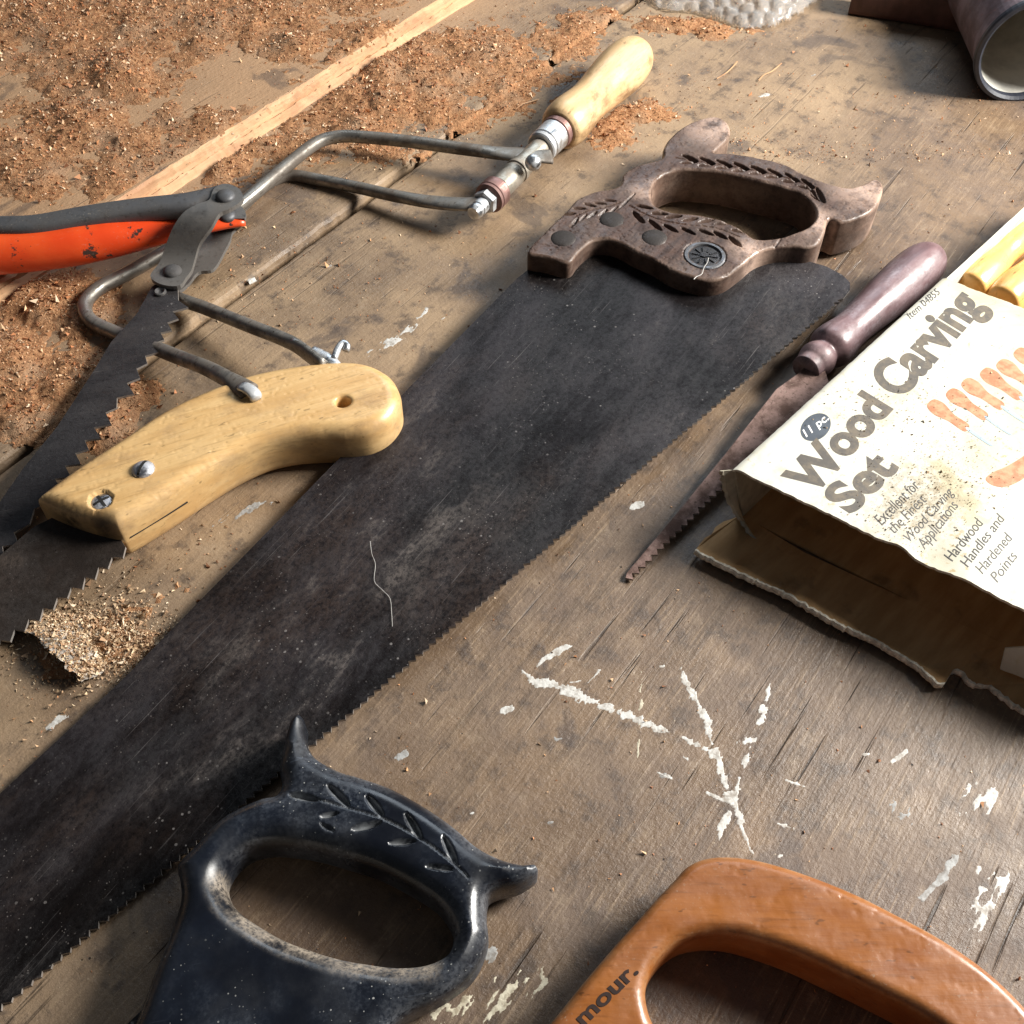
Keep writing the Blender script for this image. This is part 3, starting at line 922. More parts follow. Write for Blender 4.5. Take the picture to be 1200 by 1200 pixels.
gx = np.arange(-.42, .22, .0014); gy = np.arange(.22, .80, .0014)
GX, GY = np.meshgrid(gx, gy)
GU, GV = proj(GX, GY)
GL = (GX - BO[0]) * E2[0] + (GY - BO[1]) * E2[1]
RAW = lambda l, f: 1 - f * np.exp(-(((l - (YS + YS0) / 2) / .0085) ** 2) ** 2)
GM = mask(GU, GV) * RAW(GL, .8)
NB = fbm(GX * 42, GY * 42, 5)
GH = np.clip(GM * 1.25 + (NB - .5) * 1.3 * np.clip(GM * 3, 0, 1) - .16, 0, 1.2) ** 1.5 * .0075
GH += (fbm(GX * 330, GY * 330, 2) - .5) * .0012 * (GH > 0)
GZ = surf(GX, GY)


def heap_h(x, y):
    i = np.clip(((y - gy[0]) / .0014).astype(int), 0, len(gy) - 1); j = np.clip(((x - gx[0]) / .0014).astype(int), 0, len(gx) - 1)
    return GH[i, j]


okv = GH > .0002
cellok = (okv[:-1, :-1] | okv[1:, :-1] | okv[:-1, 1:] | okv[1:, 1:])
used = np.zeros(GH.shape, bool)
used[:-1, :-1] |= cellok; used[1:, :-1] |= cellok; used[:-1, 1:] |= cellok; used[1:, 1:] |= cellok
ids = -np.ones(GH.shape, int); ids[used] = np.arange(used.sum())
hv = np.stack([GX[used], GY[used], (GZ + GH - np.where(okv, 0, .0008))[used]], 1)
ci, cj = np.nonzero(cellok)
hf = np.stack([ids[ci, cj], ids[ci, cj + 1], ids[ci + 1, cj + 1], ids[ci + 1, cj]], 1)
heap = mesh('sawdust', hv, hf, MAT['heap'], None, smooth=True, kind='stuff', recalc=False)
heap['label'] = 'heaps of reddish brown sawdust spread over the bench top'

TINTS = np.array([(.50, .235, .105), (.57, .31, .15), (.36, .155, .07), (.66, .42, .24), (.25, .105, .05), (.74, .55, .37), (.50, .20, .08)])


def chips(name, C, size, label, parent=None, tints=TINTS, flat=.45, probs=None):
    n = len(C)
    T = np.array([[1, 0, -.4], [-.5, .87, -.4], [-.5, -.87, -.4], [0, 0, .75]])
    q = RNG.normal(size=(n, 4)); q /= np.linalg.norm(q, axis=1, keepdims=True)
    w, x, y, z = q.T
    R = np.stack([np.stack([1 - 2 * (y * y + z * z), 2 * (x * y - w * z), 2 * (x * z + w * y)], 1), np.stack([2 * (x * y + w * z), 1 - 2 * (x * x + z * z), 2 * (y * z - w * x)], 1), np.stack([2 * (x * z - w * y), 2 * (y * z + w * x), 1 - 2 * (x * x + y * y)], 1)], 1)
    st = RNG.uniform(.5, 1.9, (n, 1, 3)) * np.array([1.25, .75, flat])
    L = T[None] * st * size[:, None, None]
    V = np.einsum('nij,nkj->nki', R, L) + C[:, None]
    F = np.array([[0, 1, 3], [1, 2, 3], [2, 0, 3], [0, 2, 1]])[None] + 4 * np.arange(n)[:, None, None]
    tc = tints[RNG.choice(len(tints), n, p=probs)] * RNG.uniform(.7, 1.2, (n, 1))
    tc = np.repeat(np.c_[tc, np.ones(n)], 4, 0)
    o = mesh(name, V.reshape(-1, 3), F.reshape(-1, 3), MAT['chip'], parent, kind='stuff', recalc=False, attr=tc)
    o['label'] = label
    return o


# chips on the heaps and strewn thinly between them
N = 640000
cx, cy = RNG.uniform(-.42, .36, N), RNG.uniform(.10, .80, N)
cu, cv = proj(cx, cy)
cm = mask(cu, cv) * RAW((cx - BO[0]) * E2[0] + (cy - BO[1]) * E2[1], .88)
nb = fbm(cx * 42, cy * 42, 5)
dens = np.clip(cm * 1.2 + (nb - .5) * 1.0 * np.clip(cm * 4, 0, 1) + .04, 0, 1) ** 1.25 * .62
thin = np.zeros(N)
for (bu, bv, su, sv, a) in [(990, 180, 190, 10, .35), (1000, 130, 230, 45, .07), (1120, 115, 120, 18, .14), (860, 165, 60, 12, .25), (760, 110, 90, 40, .08), (300, 330, 170, 60, .12), (470, 290, 100, 60, .06), (230, 640, 90, 60, .09), (130, 690, 80, 40, .25), (120, 760, 80, 40, .2), (880, 40, 60, 12, .12), (50, 850, 90, 60, .05), (200, 250, 150, 60, .12), (300, 110, 100, 50, .05), (660, 90, 60, 50, .06), (560, 600, 900, 700, .010), (620, 900, 150, 90, .02), (180, 540, 60, 40, .1), (330, 470, 40, 30, .05)]:
    thin = np.maximum(thin, a * np.exp(-(((cu - bu) / su) ** 2 + ((cv - bv) / sv) ** 2)))
thin *= .5 * (.35 + 1.3 * fbm(cx * 70 + 3, cy * 70, 4))
vis = (cu > -30) & (cu < 1230) & (cv > -40) & (cv < 1230)
hh_ = heap_h(cx, cy)
keep = vis & (RNG.random(N) < np.maximum(np.where(hh_ > .0003, np.maximum(dens, .12), dens * .6), thin))
cx, cy, hh_, kd = cx[keep], cy[keep], hh_[keep], dens[keep]
sz = RNG.lognormal(-7.92, .58, len(cx)) * np.where(kd > .1, 1.0, .85)
cz = surf(cx, cy) + hh_ + sz * RNG.uniform(.2, .8, len(cx))
ku, kv = proj(cx, cy)
pale_ = np.hypot((ku - 120) / 110, (kv - 740) / 75) < 1 + .3 * (fbm(cx * 60, cy * 60, 3) - .5)
allc = np.stack([cx, cy, cz], 1); csz = np.clip(sz, .00025, .0016)
chips('sawdust', allc[~pale_], csz[~pale_], 'loose crumbs and shavings of sawdust scattered over the bench')
PALE = np.array([(.62, .46, .29), (.52, .36, .21), (.44, .27, .15), (.68, .54, .38), (.34, .20, .11)])
k_ = RNG.normal(0, 1, (5200, 2)) * [48, 26] + [112, 750]
kp = np.array([P3(a, b)[:2] for a, b in k_])
ks = np.clip(RNG.lognormal(-7.95, .5, len(kp)), .0002, .0013)
kz = heap_h(kp[:, 0], kp[:, 1]) + ks * RNG.uniform(.2, 1.2, len(kp))
chips('sawdust', np.concatenate([allc[pale_], np.c_[kp, kz]]), np.r_[csz[pale_], ks], 'pale sawdust heaped between the pruning saw blade and the big saw', tints=PALE)
print('chips', len(cx), 'heap', len(hv))

# ================================================================== big hand saw
def bz(a, b, c, d):
    return plane3(P3(*a), P3(*b), P3(*c), P3(*d[1]) - P3(*d[0]))


pl = bz((605, 325, .0130), (0, 932, .0035), (985, 352, .0130), ((0, 932, .0035), (605, 325, .0130)))
saw = thing('hand_saw', 'big old hand saw with dark patinated blade and carved wooden handle', 'saw', P3(760, 300, 0), pl.ex)
tp0, tp1 = pl.at(988, 350), pl.at(-150, 1312)
back = pl.pts([(-160, 1085), (0, 930), (143, 797), (380, 555), (606, 326)])
heel = pl.pts([(640, 300), (760, 270), (900, 295), (940, 304), (968, 312), (987, 322), (996, 331), (996, 340)])
nt = teeth(tp0, tp1, .0037, -.0015, .68, .35)
chk = (np.array(nt[1]) - tp0) @ (pl.at(600, 500) - tp0)
if chk > 0: nt = teeth(tp0, tp1, .0037, .0015, .68, .35)
V2, z, F = prism(np.concatenate([back, heel, np.array(nt)]), .0014)
lit_sides(mesh('blade', pl.w(V2, z), F, MAT['blade'], saw))

HL = .0100
ho = [(618, 297), (640, 271), (664, 248), (676, 235), (696, 226), (718, 222), (727, 217), (730, 206), (744, 196), (762, 191), (776, 186), (777, 176), (784, 164), (800, 150), (820, 141), (840, 138), (853, 146), (855, 160), (842, 174), (837, 180), (858, 181), (883, 185), (917, 193), (942, 205), (967, 215), (992, 221), (1008, 218), (1025, 211), (1034, 217), (1033, 230), (1024, 246), (1008, 256), (985, 262), (973, 258), (969, 262), (966, 274), (958, 287), (946, 291), (925, 290), (905, 292), (886, 299), (869, 313), (850, 326), (832, 330), (812, 327), (788, 319), (768, 307), (744, 296), (728, 287), (712, 282), (696, 283), (686, 289), (676, 299), (670, 307), (662, 309), (640, 303)]
hi = [(769, 243), (763, 232), (766, 217), (778, 206), (800, 200), (842, 203), (883, 212), (917, 221), (940, 229), (953, 243), (956, 256), (947, 267), (931, 274), (912, 280), (885, 281), (869, 270), (842, 258), (812, 252), (788, 250)]
ho2, hi2 = pl.pts(ho, HL), pl.pts(hi, HL)


def leafcurve(leaves, depth=.0011):
    L = []
    for (p, q, w) in leaves:
        a, b = pl_cur.at(*p, lift_cur), pl_cur.at(*q, lift_cur)
        L.append((a, b, w))

    def f(P):
        d = np.zeros(len(P))
        for a, b, w in L:
            ab = b - a; l = np.linalg.norm(ab); ab = ab / l
            r = P - a; t = r @ ab / l; s = np.abs(r @ np.array([-ab[1], ab[0]]))
            hw = w * np.sqrt(np.clip(np.sin(math.pi * np.clip(t, 0, 1)), 0, 1)) + 1e-9
            d = np.maximum(d, np.where((t > 0) & (t < 1), depth * np.clip(1 - s / hw, 0, 1) * min(1.6, max(.7, w / .0010)), 0))
        return d
    return f


def vine(pts, n, llen, w, side=(1, -1), ang=32, off=2.5):
    P = catmull(np.array(pts, float), 2.0, closed=False); out = []
    for k in range(n):
        i = int((k + .5) / n * (len(P) - 2)); p = P[i]; d = P[min(i + 3, len(P) - 1)] - P[max(i - 3, 0)]
        d /= np.linalg.norm(d)
        for sgn in side:
            a = math.radians(ang) * sgn
            e = np.array([d[0] * math.cos(a) - d[1] * math.sin(a), d[0] * math.sin(a) + d[1] * math.cos(a)])
            nn = np.array([-d[1], d[0]]) * sgn * off
            out.append((tuple(p + nn - e * llen * .1), tuple(p + nn + e * llen), w * random.uniform(.85, 1.15)))
    for i in range(0, len(P) - 4, 4):
        out.append((tuple(P[i] - (P[i + 4] - P[i]) * .15), tuple(P[i + 4]), .00035))
    return out


pl_cur, lift_cur = pl, .0115
lv = vine([(792, 184), (850, 193), (905, 203), (945, 216), (962, 232)], 9, 19, .0017, ang=-14, off=4.5)
lv += vine([(738, 240), (765, 254), (800, 262), (838, 266), (868, 277)], 7, 18, .0016, ang=18, off=4.5)
lv += vine([(728, 236), (708, 242), (686, 247), (668, 256)], 5, 14, .0012, ang=22, off=3.5)
lv += [((744, 226), (722, 246), .0010), ((948, 219), (958, 229), .0013), ((917, 276), (906, 292), .0006), ((780, 316), (796, 322), .0006)]
carve0 = leafcurve(lv, .0019)
mc = pl.at(826, 298, .0115)


def carve_saw(P):
    d = carve0(P)
    r = np.linalg.norm(P - mc, axis=1)
    d = np.where(r < .0116, np.maximum(d, .0010), d)
    # nicks and dents worn into the faces
    w = fbm(P[:, 0] * 900, P[:, 1] * 900, 3)
    return d + .0005 * np.clip(w - .62, 0, 1) * 4 + .0007 * (fbm(P[:, 0] * 160, P[:, 1] * 160, 3) - .5)


V2, z, F = slab(ho2, [hi2], .0118, .0019, .00055, carve_saw)
handle = mesh('handle', pl.w(V2, z - .0007), F, MAT['carved'], saw, smooth=True, attr=edgeattr(pl, [(1024, 222, .026), (842, 150, .022), (958, 262, .014), (764, 226, .012), (880, 296, .012)], HL))
for (u, v) in ((660, 279), (717, 257), (767, 278)):
    c = pl.w(pl.at(u, v, .0112)[None], .0106)[0]
    Vr, Fr = dome(c, pl.n, .0071, .0016)
    mesh('rivet', Vr, Fr, MAT['rivet'], saw, smooth=True)
mcw = pl.w(mc[None], .0098)[0]
Vr, Fr = lathe(mcw, pl.n, [(-.001, .0112), (.0008, .0112), (.0014, .0106), (.0014, .0092), (.0006, .0088), (-.001, .0086)], 48, False)
med = mesh('medallion', *dome(mcw, pl.n, .0090, .0009), MAT['medal'], saw, smooth=True)
mesh('ring', Vr, Fr, MAT['medalring'], med, smooth=False)
# emblem relief: rays and a small shield in the middle
ev, ef = [], []
plm = Plane(mcw, pl.ex, pl.n)
for k in range(10):
    a = k * math.pi / 5
    for (r0, r1, w_) in ((.0030, .0070, .0005),):
        c0 = np.array([math.cos(a), math.sin(a)]); n0 = np.array([-c0[1], c0[0]])
        q = np.array([c0 * r0 - n0 * w_, c0 * r1 - n0 * w_ * .4, c0 * r1 + n0 * w_ * .4, c0 * r0 + n0 * w_])
        v2, zz, f2 = prism(q, .0014); b0 = sum(len(x) for x in ev)
        ev.append(plm.w(v2, zz + .0013)); ef += [tuple(i + b0 for i in f) for f in f2]
sh = np.array([(-.0020, .0018), (0, .0024), (.0020, .0018), (.0018, -.0006), (0, -.0026), (-.0018, -.0006)])
v2, zz, f2 = prism(sh, .0014); b0 = sum(len(x) for x in ev); ev.append(plm.w(v2, zz + .0016)); ef += [tuple(i + b0 for i in f) for f in f2]
mesh('emblem', np.concatenate(ev), ef, MAT['medal'], med)

# ================================================================== pruning saw with the curved yellow handle
py = Plane(P3(250, 540, .0140), P3(470, 480, .014) - P3(60, 610, .014))
prune = thing('pruning_saw', 'pruning saw with curved yellow varnished handle and brown blade', 'saw', P3(250, 540, 0), py.ex)
yo = [(53, 603), (56, 598), (100, 565), (150, 532), (200, 499), (250, 475), (300, 457), (350, 447), (400, 442), (433, 445), (458, 457), (470, 474), (471, 492), (458, 511), (437, 523), (410, 527), (383, 527), (350, 529), (315, 536), (281, 551), (247, 571), (198, 603), (152, 631), (143, 634), (120, 629), (85, 618)]
yo2 = py.pts(yo)
hc = py.at(402, 471, .0128); th_ = np.linspace(0, 2 * math.pi, 15)[:-1]
hole = hc + .0036 * np.stack([np.cos(th_), np.sin(th_)], 1)
rec = py.at(118, 586, .0128)


def y_r(P):
    d = np.linalg.norm(P - hc, axis=1)
    return .0010 + (.0066 - .0010) * np.clip((d - .0050) / .006, 0, 1)


def y_carve(P):
    return np.where(np.linalg.norm(P - rec, axis=1) < .0052, .0014, 0) + .0003 * np.clip(fbm(P[:, 0] * 700, P[:, 1] * 700, 3) - .66, 0, 1) * 4


V2, z, F = slab(yo2, [hole], .0132, .0066, .0008, y_carve, y_r)
mesh('handle', py.w(V2, z), F, MAT['yellow'], prune, smooth=True, attr=edgeattr(py, [(85, 622, .010), (125, 634, .008)]))  # front end darkened in the colour: dirt together with its shade
sc1 = mesh('screw', *dome(py.w(py.at(167, 548, .0145)[None], .0126)[0], (0, 0, 1), .0052, .0034), MAT['screw'], prune, smooth=True)
sc2 = mesh('screw', *dome(py.w(rec[None], .0114)[0], (0, 0, 1), .0046, .0012), MAT['screw'], prune, smooth=True)


def slotbar(c, ang, L, w, zt, parent, name='slot', dep=.002):
    d = np.array([math.cos(ang), math.sin(ang), 0]); n = np.array([-d[1], d[0], 0])
    xs = np.linspace(-1, 1, 9)
    top = [np.array(c) + d * L * x + np.array([0, 0, zt(abs(x))]) for x in xs]
    V = []; F = []
    for p in top: V += [p + n * w, p - n * w, p - n * w - [0, 0, dep], p + n * w - [0, 0, dep]]
    for i in range(len(xs) - 1):
        for j in range(4): F.append((i * 4 + j, i * 4 + (j + 1) % 4, i * 4 + 4 + (j + 1) % 4, i * 4 + 4 + j))
    F += [(0, 1, 2, 3), tuple(len(xs) * 4 - 4 + i for i in range(4))]
    return mesh(name, V, F, MAT['slot'], parent)


slotbar(py.w(py.at(167, 548, .0145)[None], .0126)[0], math.radians(75), .0050, .0006, lambda x: .0035 * math.sqrt(max(0, 1 - .93 * x * x)) + .00012, sc1)
slotbar(py.w(rec[None], .0114)[0], math.radians(40), .0042, .0006, lambda x: .0013 * math.sqrt(max(0, 1 - .93 * x * x)) + .0001, sc2)
slotbar(py.w(rec[None], .0114)[0], math.radians(130), .0042, .0006, lambda x: .0013 * math.sqrt(max(0, 1 - .93 * x * x)) + .0001, sc2)
# the tang as a dark strip, the kerf's shade put into its colour
kt = [py.w(py.at(u, v)[None])[0] for u, v in ((153, 630.5), (175, 617), (198, 603), (220, 589))]
tdir = kt[2] - kt[0]; tn = np.cross(tdir, [0, 0, 1]); tn /= np.linalg.norm(tn); tn *= np.sign(tn @ np.array([1, -1, 0]))
kv, kf = tube([k - tn * .0008 + np.array([0, 0, .0004]) for k in kt], .0012, 8, flat=[(1, .5)] * 4)
mesh('kerf_shade', kv, kf, MAT['slot'], prune)
pb = bz((50, 613, .0142), (0, 690, .0095), (147, 640, .0142), ((0, 690, .0095), (100, 626, .0142)))
t0, t1 = pb.at(147, 641), pb.at(-70, 802)
nt = teeth(t0, t1, .0068, .0036, .6)
if (np.array(nt[1]) - t0) @ (pb.at(100, 640) - t0) > 0 and False: pass
ctr = pb.at(40, 680)
if np.linalg.norm(np.array(nt[1]) - ctr) < np.linalg.norm(np.array(nt[0]) - ctr): nt = teeth(t0, t1, .0068, -.0036, .6)
bo = pb.pts([(-80, 690), (0, 651), (40, 617), (75, 600), (130, 615)])
V2, z, F = prism(np.concatenate([bo, np.array(nt)]), .0013)
lit_sides(mesh('blade', pb.w(V2, z), F, MAT['prune'], prune))

# ================================================================== black plastic handled saw
pk = Plane(P3(400, 1050, .0125), P3(600, 1020, .0125) - P3(200, 1100, .0125))
ps = thing('panel_saw', 'black plastic saw handle with engraved leaf spray over the dark blade', 'saw', P3(380, 1080, 0), pk.ex)
ko = [(160, 1205), (187, 1133), (203, 1093), (213, 1060), (212, 1035), (210, 1018), (230, 995), (253, 970), (277, 953), (307, 940), (326, 935), (331, 922), (328, 903), (333, 880), (338, 859), (343, 847), (351, 841), (357, 846), (357, 861), (362, 878), (373, 893), (400, 908), (420, 914), (460, 928), (500, 950), (533, 973), (560, 996), (587, 1010), (610, 1016), (627, 1016), (630, 1022), (622, 1030), (605, 1039), (584, 1044), (572, 1052), (570, 1077), (572, 1098), (566, 1120), (553, 1143), (531, 1161), (510, 1174), (483, 1187), (462, 1202), (440, 1230), (400, 1265), (330, 1310), (240, 1340), (140, 1340), (120, 1300)]
ki = [(263, 1032), (272, 1014), (289, 999), (310, 993), (333, 993), (367, 998), (400, 1007), (440, 1020), (483, 1042), (513, 1063), (529, 1087), (531, 1107), (523, 1122), (500, 1133), (467, 1136), (433, 1132), (400, 1126), (367, 1116), (333, 1103), (300, 1084), (279, 1068), (266, 1048)]
pl_cur, lift_cur = pk, .0115
kl = [((338, 931), (373, 938), .0016), ((384, 920), (409, 945), .0017), ((429, 932), (449, 957), .0017), ((475, 953), (494, 984), .0016), ((519, 979), (535, 1014), .0016),
      ((413, 973), (447, 964), .0015), ((456, 989), (487, 986), .0012), ((498, 1015), (531, 1019), .0012), ((375, 958), (397, 953), .0012), ((376, 966), (391, 974), .0010)]
mid_ = catmull(np.array([(372, 937), (400, 945), (450, 960), (493, 983), (533, 1013), (550, 1030)], float), 6, closed=False)
kl += [(tuple(mid_[i] - (mid_[i + 1] - mid_[i]) * .2), tuple(mid_[i + 1]), .00050) for i in range(len(mid_) - 1)]
V2, z, F = slab(pk.pts(ko, .004), [pk.pts(ki, .004)], .0122, .0078, .00055, leafcurve(kl, .0017))
mesh('handle', pk.w(V2, z), F, MAT['plastic'], ps, smooth=True, attr=edgeattr(pk, [(u, v, .0050) for u, v in catmull(np.array([(262, 1040), (268, 1060), (300, 1086), (333, 1105), (367, 1118), (400, 1128), (433, 1134), (470, 1137), (500, 1135)], float), 10, closed=False)], .006))
V2, z, F = prism(pk.pts([(170, 1180), (300, 1300), (150, 1500), (-200, 1500), (-60, 1400)]), .001)
mesh('blade', pk.w(V2, z), F, MAT['blade'], ps)

# ================================================================== amber wooden handled saw
pa = Plane(P3(850, 1080, .0125), P3(1150, 1120, .0125) - P3(700, 1110, .0125))
am = thing('back_saw', 'amber varnished wooden saw handle with dark branded lettering', 'saw', P3(900, 1120, 0), pa.ex)
ao = [(622, 1230), (660, 1180), (690, 1143), (720, 1108), (750, 1075), (770, 1052), (790, 1031), (805, 1015), (824, 1006), (850, 1003), (880, 1006), (910, 1013), (950, 1026), (1000, 1046), (1050, 1071), (1100, 1098), (1150, 1132), (1185, 1163), (1215, 1198), (1232, 1240), (1225, 1290), (1180, 1340), (1080, 1370), (900, 1380), (760, 1400), (640, 1380), (590, 1300)]
ai = [(757, 1168), (763, 1140), (777, 1118), (797, 1102), (820, 1095), (850, 1094), (883, 1101), (933, 1118), (983, 1141), (1033, 1165), (1083, 1192), (1120, 1222), (1125, 1255), (1095, 1285), (1040, 1295), (960, 1290), (880, 1270), (810, 1235), (770, 1205)]


def a_r(P):
    return np.full(len(P), .0032)


V2, z, F = slab(pa.pts(ao, .010), [pa.pts(ai, .010)], .0122, .0042, .0010, lambda P: .00025 * np.clip(fbm(P[:, 0] * 600, P[:, 1] * 600, 3) - .66, 0, 1) * 4)
mesh('handle', pa.w(V2, z), F, MAT['amber'], am, smooth=True, attr=edgeattr())
V2, z, F = prism(pa.pts([(640, 1330), (1150, 1330), (1400, 1700), (500, 1700)]), .001)
mesh('blade', pa.w(V2, z), F, MAT['blade'], am)


# ------------------------------------------------------------------ flat lettering
def text_mesh(s, bold=0.0):
    cu_ = bpy.data.curves.new('t', 'FONT'); cu_.body = s; cu_.size = 1.0; cu_.offset = bold; cu_.resolution_u = 6
    o = bpy.data.objects.new('t', cu_); COL.objects.link(o)
    bpy.context.view_layer.update()
    me = o.evaluated_get(bpy.context.evaluated_depsgraph_get()).to_mesh()
    V = np.array([v.co[:2] for v in me.vertices]); F = [tuple(p.vertices) for p in me.polygons]
    o.to_mesh_clear(); bpy.data.objects.remove(o); bpy.data.curves.remove(cu_)
    return V, F


CAP = None


def lettering(name, s, pos, p0, p1, p2, mat, parent, bold=0.0, label=None):
    """pos maps (u,v) to plane coordinates ->2D; p0 start of the baseline, p1 its end, p2 top of the first capital (pixels)"""
    global CAP
    if CAP is None:
        c, _ = text_mesh('H'); CAP = c[:, 1].max()
    V, F = text_mesh(s, bold)
    a, b, c = (pos(*p) for p in (p0, p1, p2))
    x = (V[:, 0] - V[:, 0].min()) / (V[:, 0].max() - V[:, 0].min()); y = V[:, 1] / CAP
    return a + x[:, None] * (b - a) + y[:, None] * (c - a), F


P2, F = lettering('lettering', 'mour.', lambda u, v: pa.at(u, v, .0123), (684, 1203), (749, 1139), (671, 1190), None, None, .028)
mesh('lettering', pa.w(P2, .01235), F, MAT['brand'], am, recalc=False)

# ================================================================== compass saw
ca0, ca1 = P3(1096, 297, .0138), P3(944, 433, .0135)
cax = ca1 - ca0; cL = np.linalg.norm(cax)
comp = thing('compass_saw', 'narrow rusty compass saw with turned purple brown handle', 'saw', P3(1000, 380, 0), cax)
prof = smoothprof([(0, .0005), (.010 * cL, .0060), (.045 * cL, .0098), (.11 * cL, .0122), (.22 * cL, .0130), (.42 * cL, .0119), (.60 * cL, .0102), (.70 * cL, .0100), (.79 * cL, .0114), (.835 * cL, .0112), (.865 * cL, .0088), (.875 * cL, .0078), (.90 * cL, .0090), (.925 * cL, .0094), (.95 * cL, .0086), (.965 * cL, .0078), (1.0 * cL, .0074)])
mesh('handle', *lathe(ca0, cax, prof), MAT['purple'], comp, smooth=True)
pc = bz((945, 432, .0140), (738, 676, .0022), (975, 452, .0140), ((945, 432, .0140), (738, 676, .0022)))
t0, t1 = pc.at(742, 679), pc.at(872, 549)
nt = teeth(t0, t1, .0042, .0024, .55)
ctr = pc.at(800, 590)
if np.linalg.norm(np.array(nt[1]) - ctr) < np.linalg.norm(np.array(nt[0]) - ctr): nt = teeth(t0, t1, .0042, -.0024, .55)
V2, z, F = prism(np.concatenate([np.array(nt), pc.pts([(930, 491), (972, 450), (966, 432), (945, 428), (935, 438), (910, 456), (850, 532), (797, 597), (735, 671), (733, 677)])]), .0012)
lit_sides(mesh('blade', pc.w(V2, z), F, MAT['rusty'], comp))

# ================================================================== coping saw
sp0, sp1 = P3(557, 248, .0150), P3(752, 58, .0158)
sax = sp1 - sp0; sL = np.linalg.norm(sax); sax = sax / sL
fr = lambda u, v: float((P3(u, v, .0150) - sp0) @ sax)
cop = thing('coping_saw', 'coping saw with bent steel rod frame and pale wooden handle', 'saw', P3(600, 215, 0), sax)
h0 = fr(655, 153); hl = sL - h0
prof = smoothprof([(h0 - .0005, .0115), (h0 + .02 * hl, .0136), (h0 + .08 * hl, .0150), (h0 + .16 * hl, .0147), (h0 + .30 * hl, .0132), (h0 + .42 * hl, .0136), (h0 + .62 * hl, .0158), (h0 + .76 * hl, .0163), (h0 + .88 * hl, .0148), (h0 + .95 * hl, .0112), (h0 + .985 * hl, .0065), (h0 + hl, .0006)])
mesh('handle', *lathe(sp0, sax, prof), MAT['pale'], cop, smooth=True)
f0 = fr(634, 174)
mesh('ferrule', *lathe(sp0, sax, [(h0 - .0058, .0080), (h0 - .0056, .0096), (h0 - .0050, .0102), (h0 + .002, .0104)]), MAT['copper'], cop, smooth=False)
mesh('lock_ring', *lathe(sp0, sax, [(f0, .0086), (f0 + .0008, .0094), (f0 + .0030, .0097), (f0 + .0036, .0090), (f0 + .0042, .0090), (f0 + .0048, .0097), (h0 - .0060, .0098), (h0 - .0056, .0085)]), MAT['bright'], cop, smooth=False)
e0, e1_ = fr(585, 222), fr(634, 174)
slv = mesh('sleeve', *lathe(sp0, sax, [(e0, .0062), (e0 + .001, .0070), (e0 + .018, .0072), (e0 + .0185, .0066), (e0 + .0200, .0066), (e0 + .0205, .0074), (e0 + .0235, .0074), (e0 + .024, .0066), (e1_, .0064)]), MAT['brass'], cop, smooth=False)
k0 = fr(573, 234)
mesh('collar', *lathe(sp0, sax, [(k0, .0070), (k0 + .0008, .0090), (k0 + .0025, .0092), (k0 + .003, .0086), (k0 + .0036, .0092), (k0 + .0098, .0092), (k0 + .0106, .0086), (k0 + .0106, .0060)]), MAT['copper'], cop, smooth=False)
mesh('nut', *lathe(sp0, sax, [(k0 - .0052, .0062), (k0 - .0046, .0072), (k0 - .0008, .0072), (k0 + .0004, .0066)], 6), MAT['bright'], cop)
mesh('bolt_end', *lathe(sp0, sax, [(-.0028, .0016), (-.0024, .0038), (0, .0046), (.0016, .0046), (.0018, .0041), (.0032, .0041), (.0034, .0046), (.0050, .0046), (k0 - .004, .0046)]), MAT['bright'], cop, smooth=False)
scw = P3(625, 190, .0255)
shd = mesh('screw', *dome(scw, np.array([.25, -.62, .74]), .0047, .0040), MAT['bright'], cop, smooth=True)

r1 = [(646, 184, .0170), (625, 182, .0190), (590, 180, .0180), (540, 174, .0165), (480, 166, .0150), (430, 161, .0140), (398, 160, .0135), (372, 167, .0130), (340, 191, .0125), (285, 237, .0120), (245, 264, .0110), (190, 297, .0085), (150, 320, .0072), (116, 338, .0068), (100, 356, .0068), (106, 375, .0068), (135, 390, .0070), (168, 402, .0085), (205, 417, .0130), (241, 431, .0190), (268, 445, .0240), (292, 459, .0285)]
r2 = [(560, 239, .0165), (535, 239, .0150), (500, 236, .0120), (460, 229, .0095), (420, 220, .0070), (375, 211, .0055), (340, 206, .0045), (316, 214, .0045), (285, 240, .0045), (240, 282, .0045), (207, 322, .0055), (200, 338, .0065), (208, 349, .0080), (240, 361, .0110), (290, 381, .0160), (340, 401, .0205), (362, 416, .0225), (379, 430, .0240)]


def rod(pts, rad, flats, name):
    P = catmull(np.array([P3(*p) for p in pts]), .0018, closed=False)
    n = len(P); s = np.linspace(0, 1, n); fl = np.ones((n, 2))
    for (a, b, ws, wu) in flats:
        w = np.clip((s - a) / (b - a), 0, 1); w = w * w * (3 - 2 * w)
        fl = fl * (1 - w[:, None]) + np.array([ws, wu]) * w[:, None]
    V, F = tube(P, rad, 16, fl, power=2.5)
    return mesh(name, V, F, MAT['rod'], cop, smooth=True)


rod(r1, .0036, [(.12, .03, 1.9, .55), (.90, .95, 1.1, 1.0), (.955, .99, 1.45, .7)], 'frame_rod')
rod(r2, .0034, [(.16, .02, 1.7, .6), (.90, .97, .7, 1.3)], 'frame_rod')


def small_tube(name, pts, rad, mat, parent, flat=None, power=2.5, smooth=True, sub=.0012):
    P = catmull(np.array([P3(*p) for p in pts]), sub, closed=False)
    fl = None if flat is None else np.tile(np.array(flat, float), (len(P), 1))
    return mesh(name, *tube(P, rad, 12, fl, power=power), mat, parent, smooth=smooth)


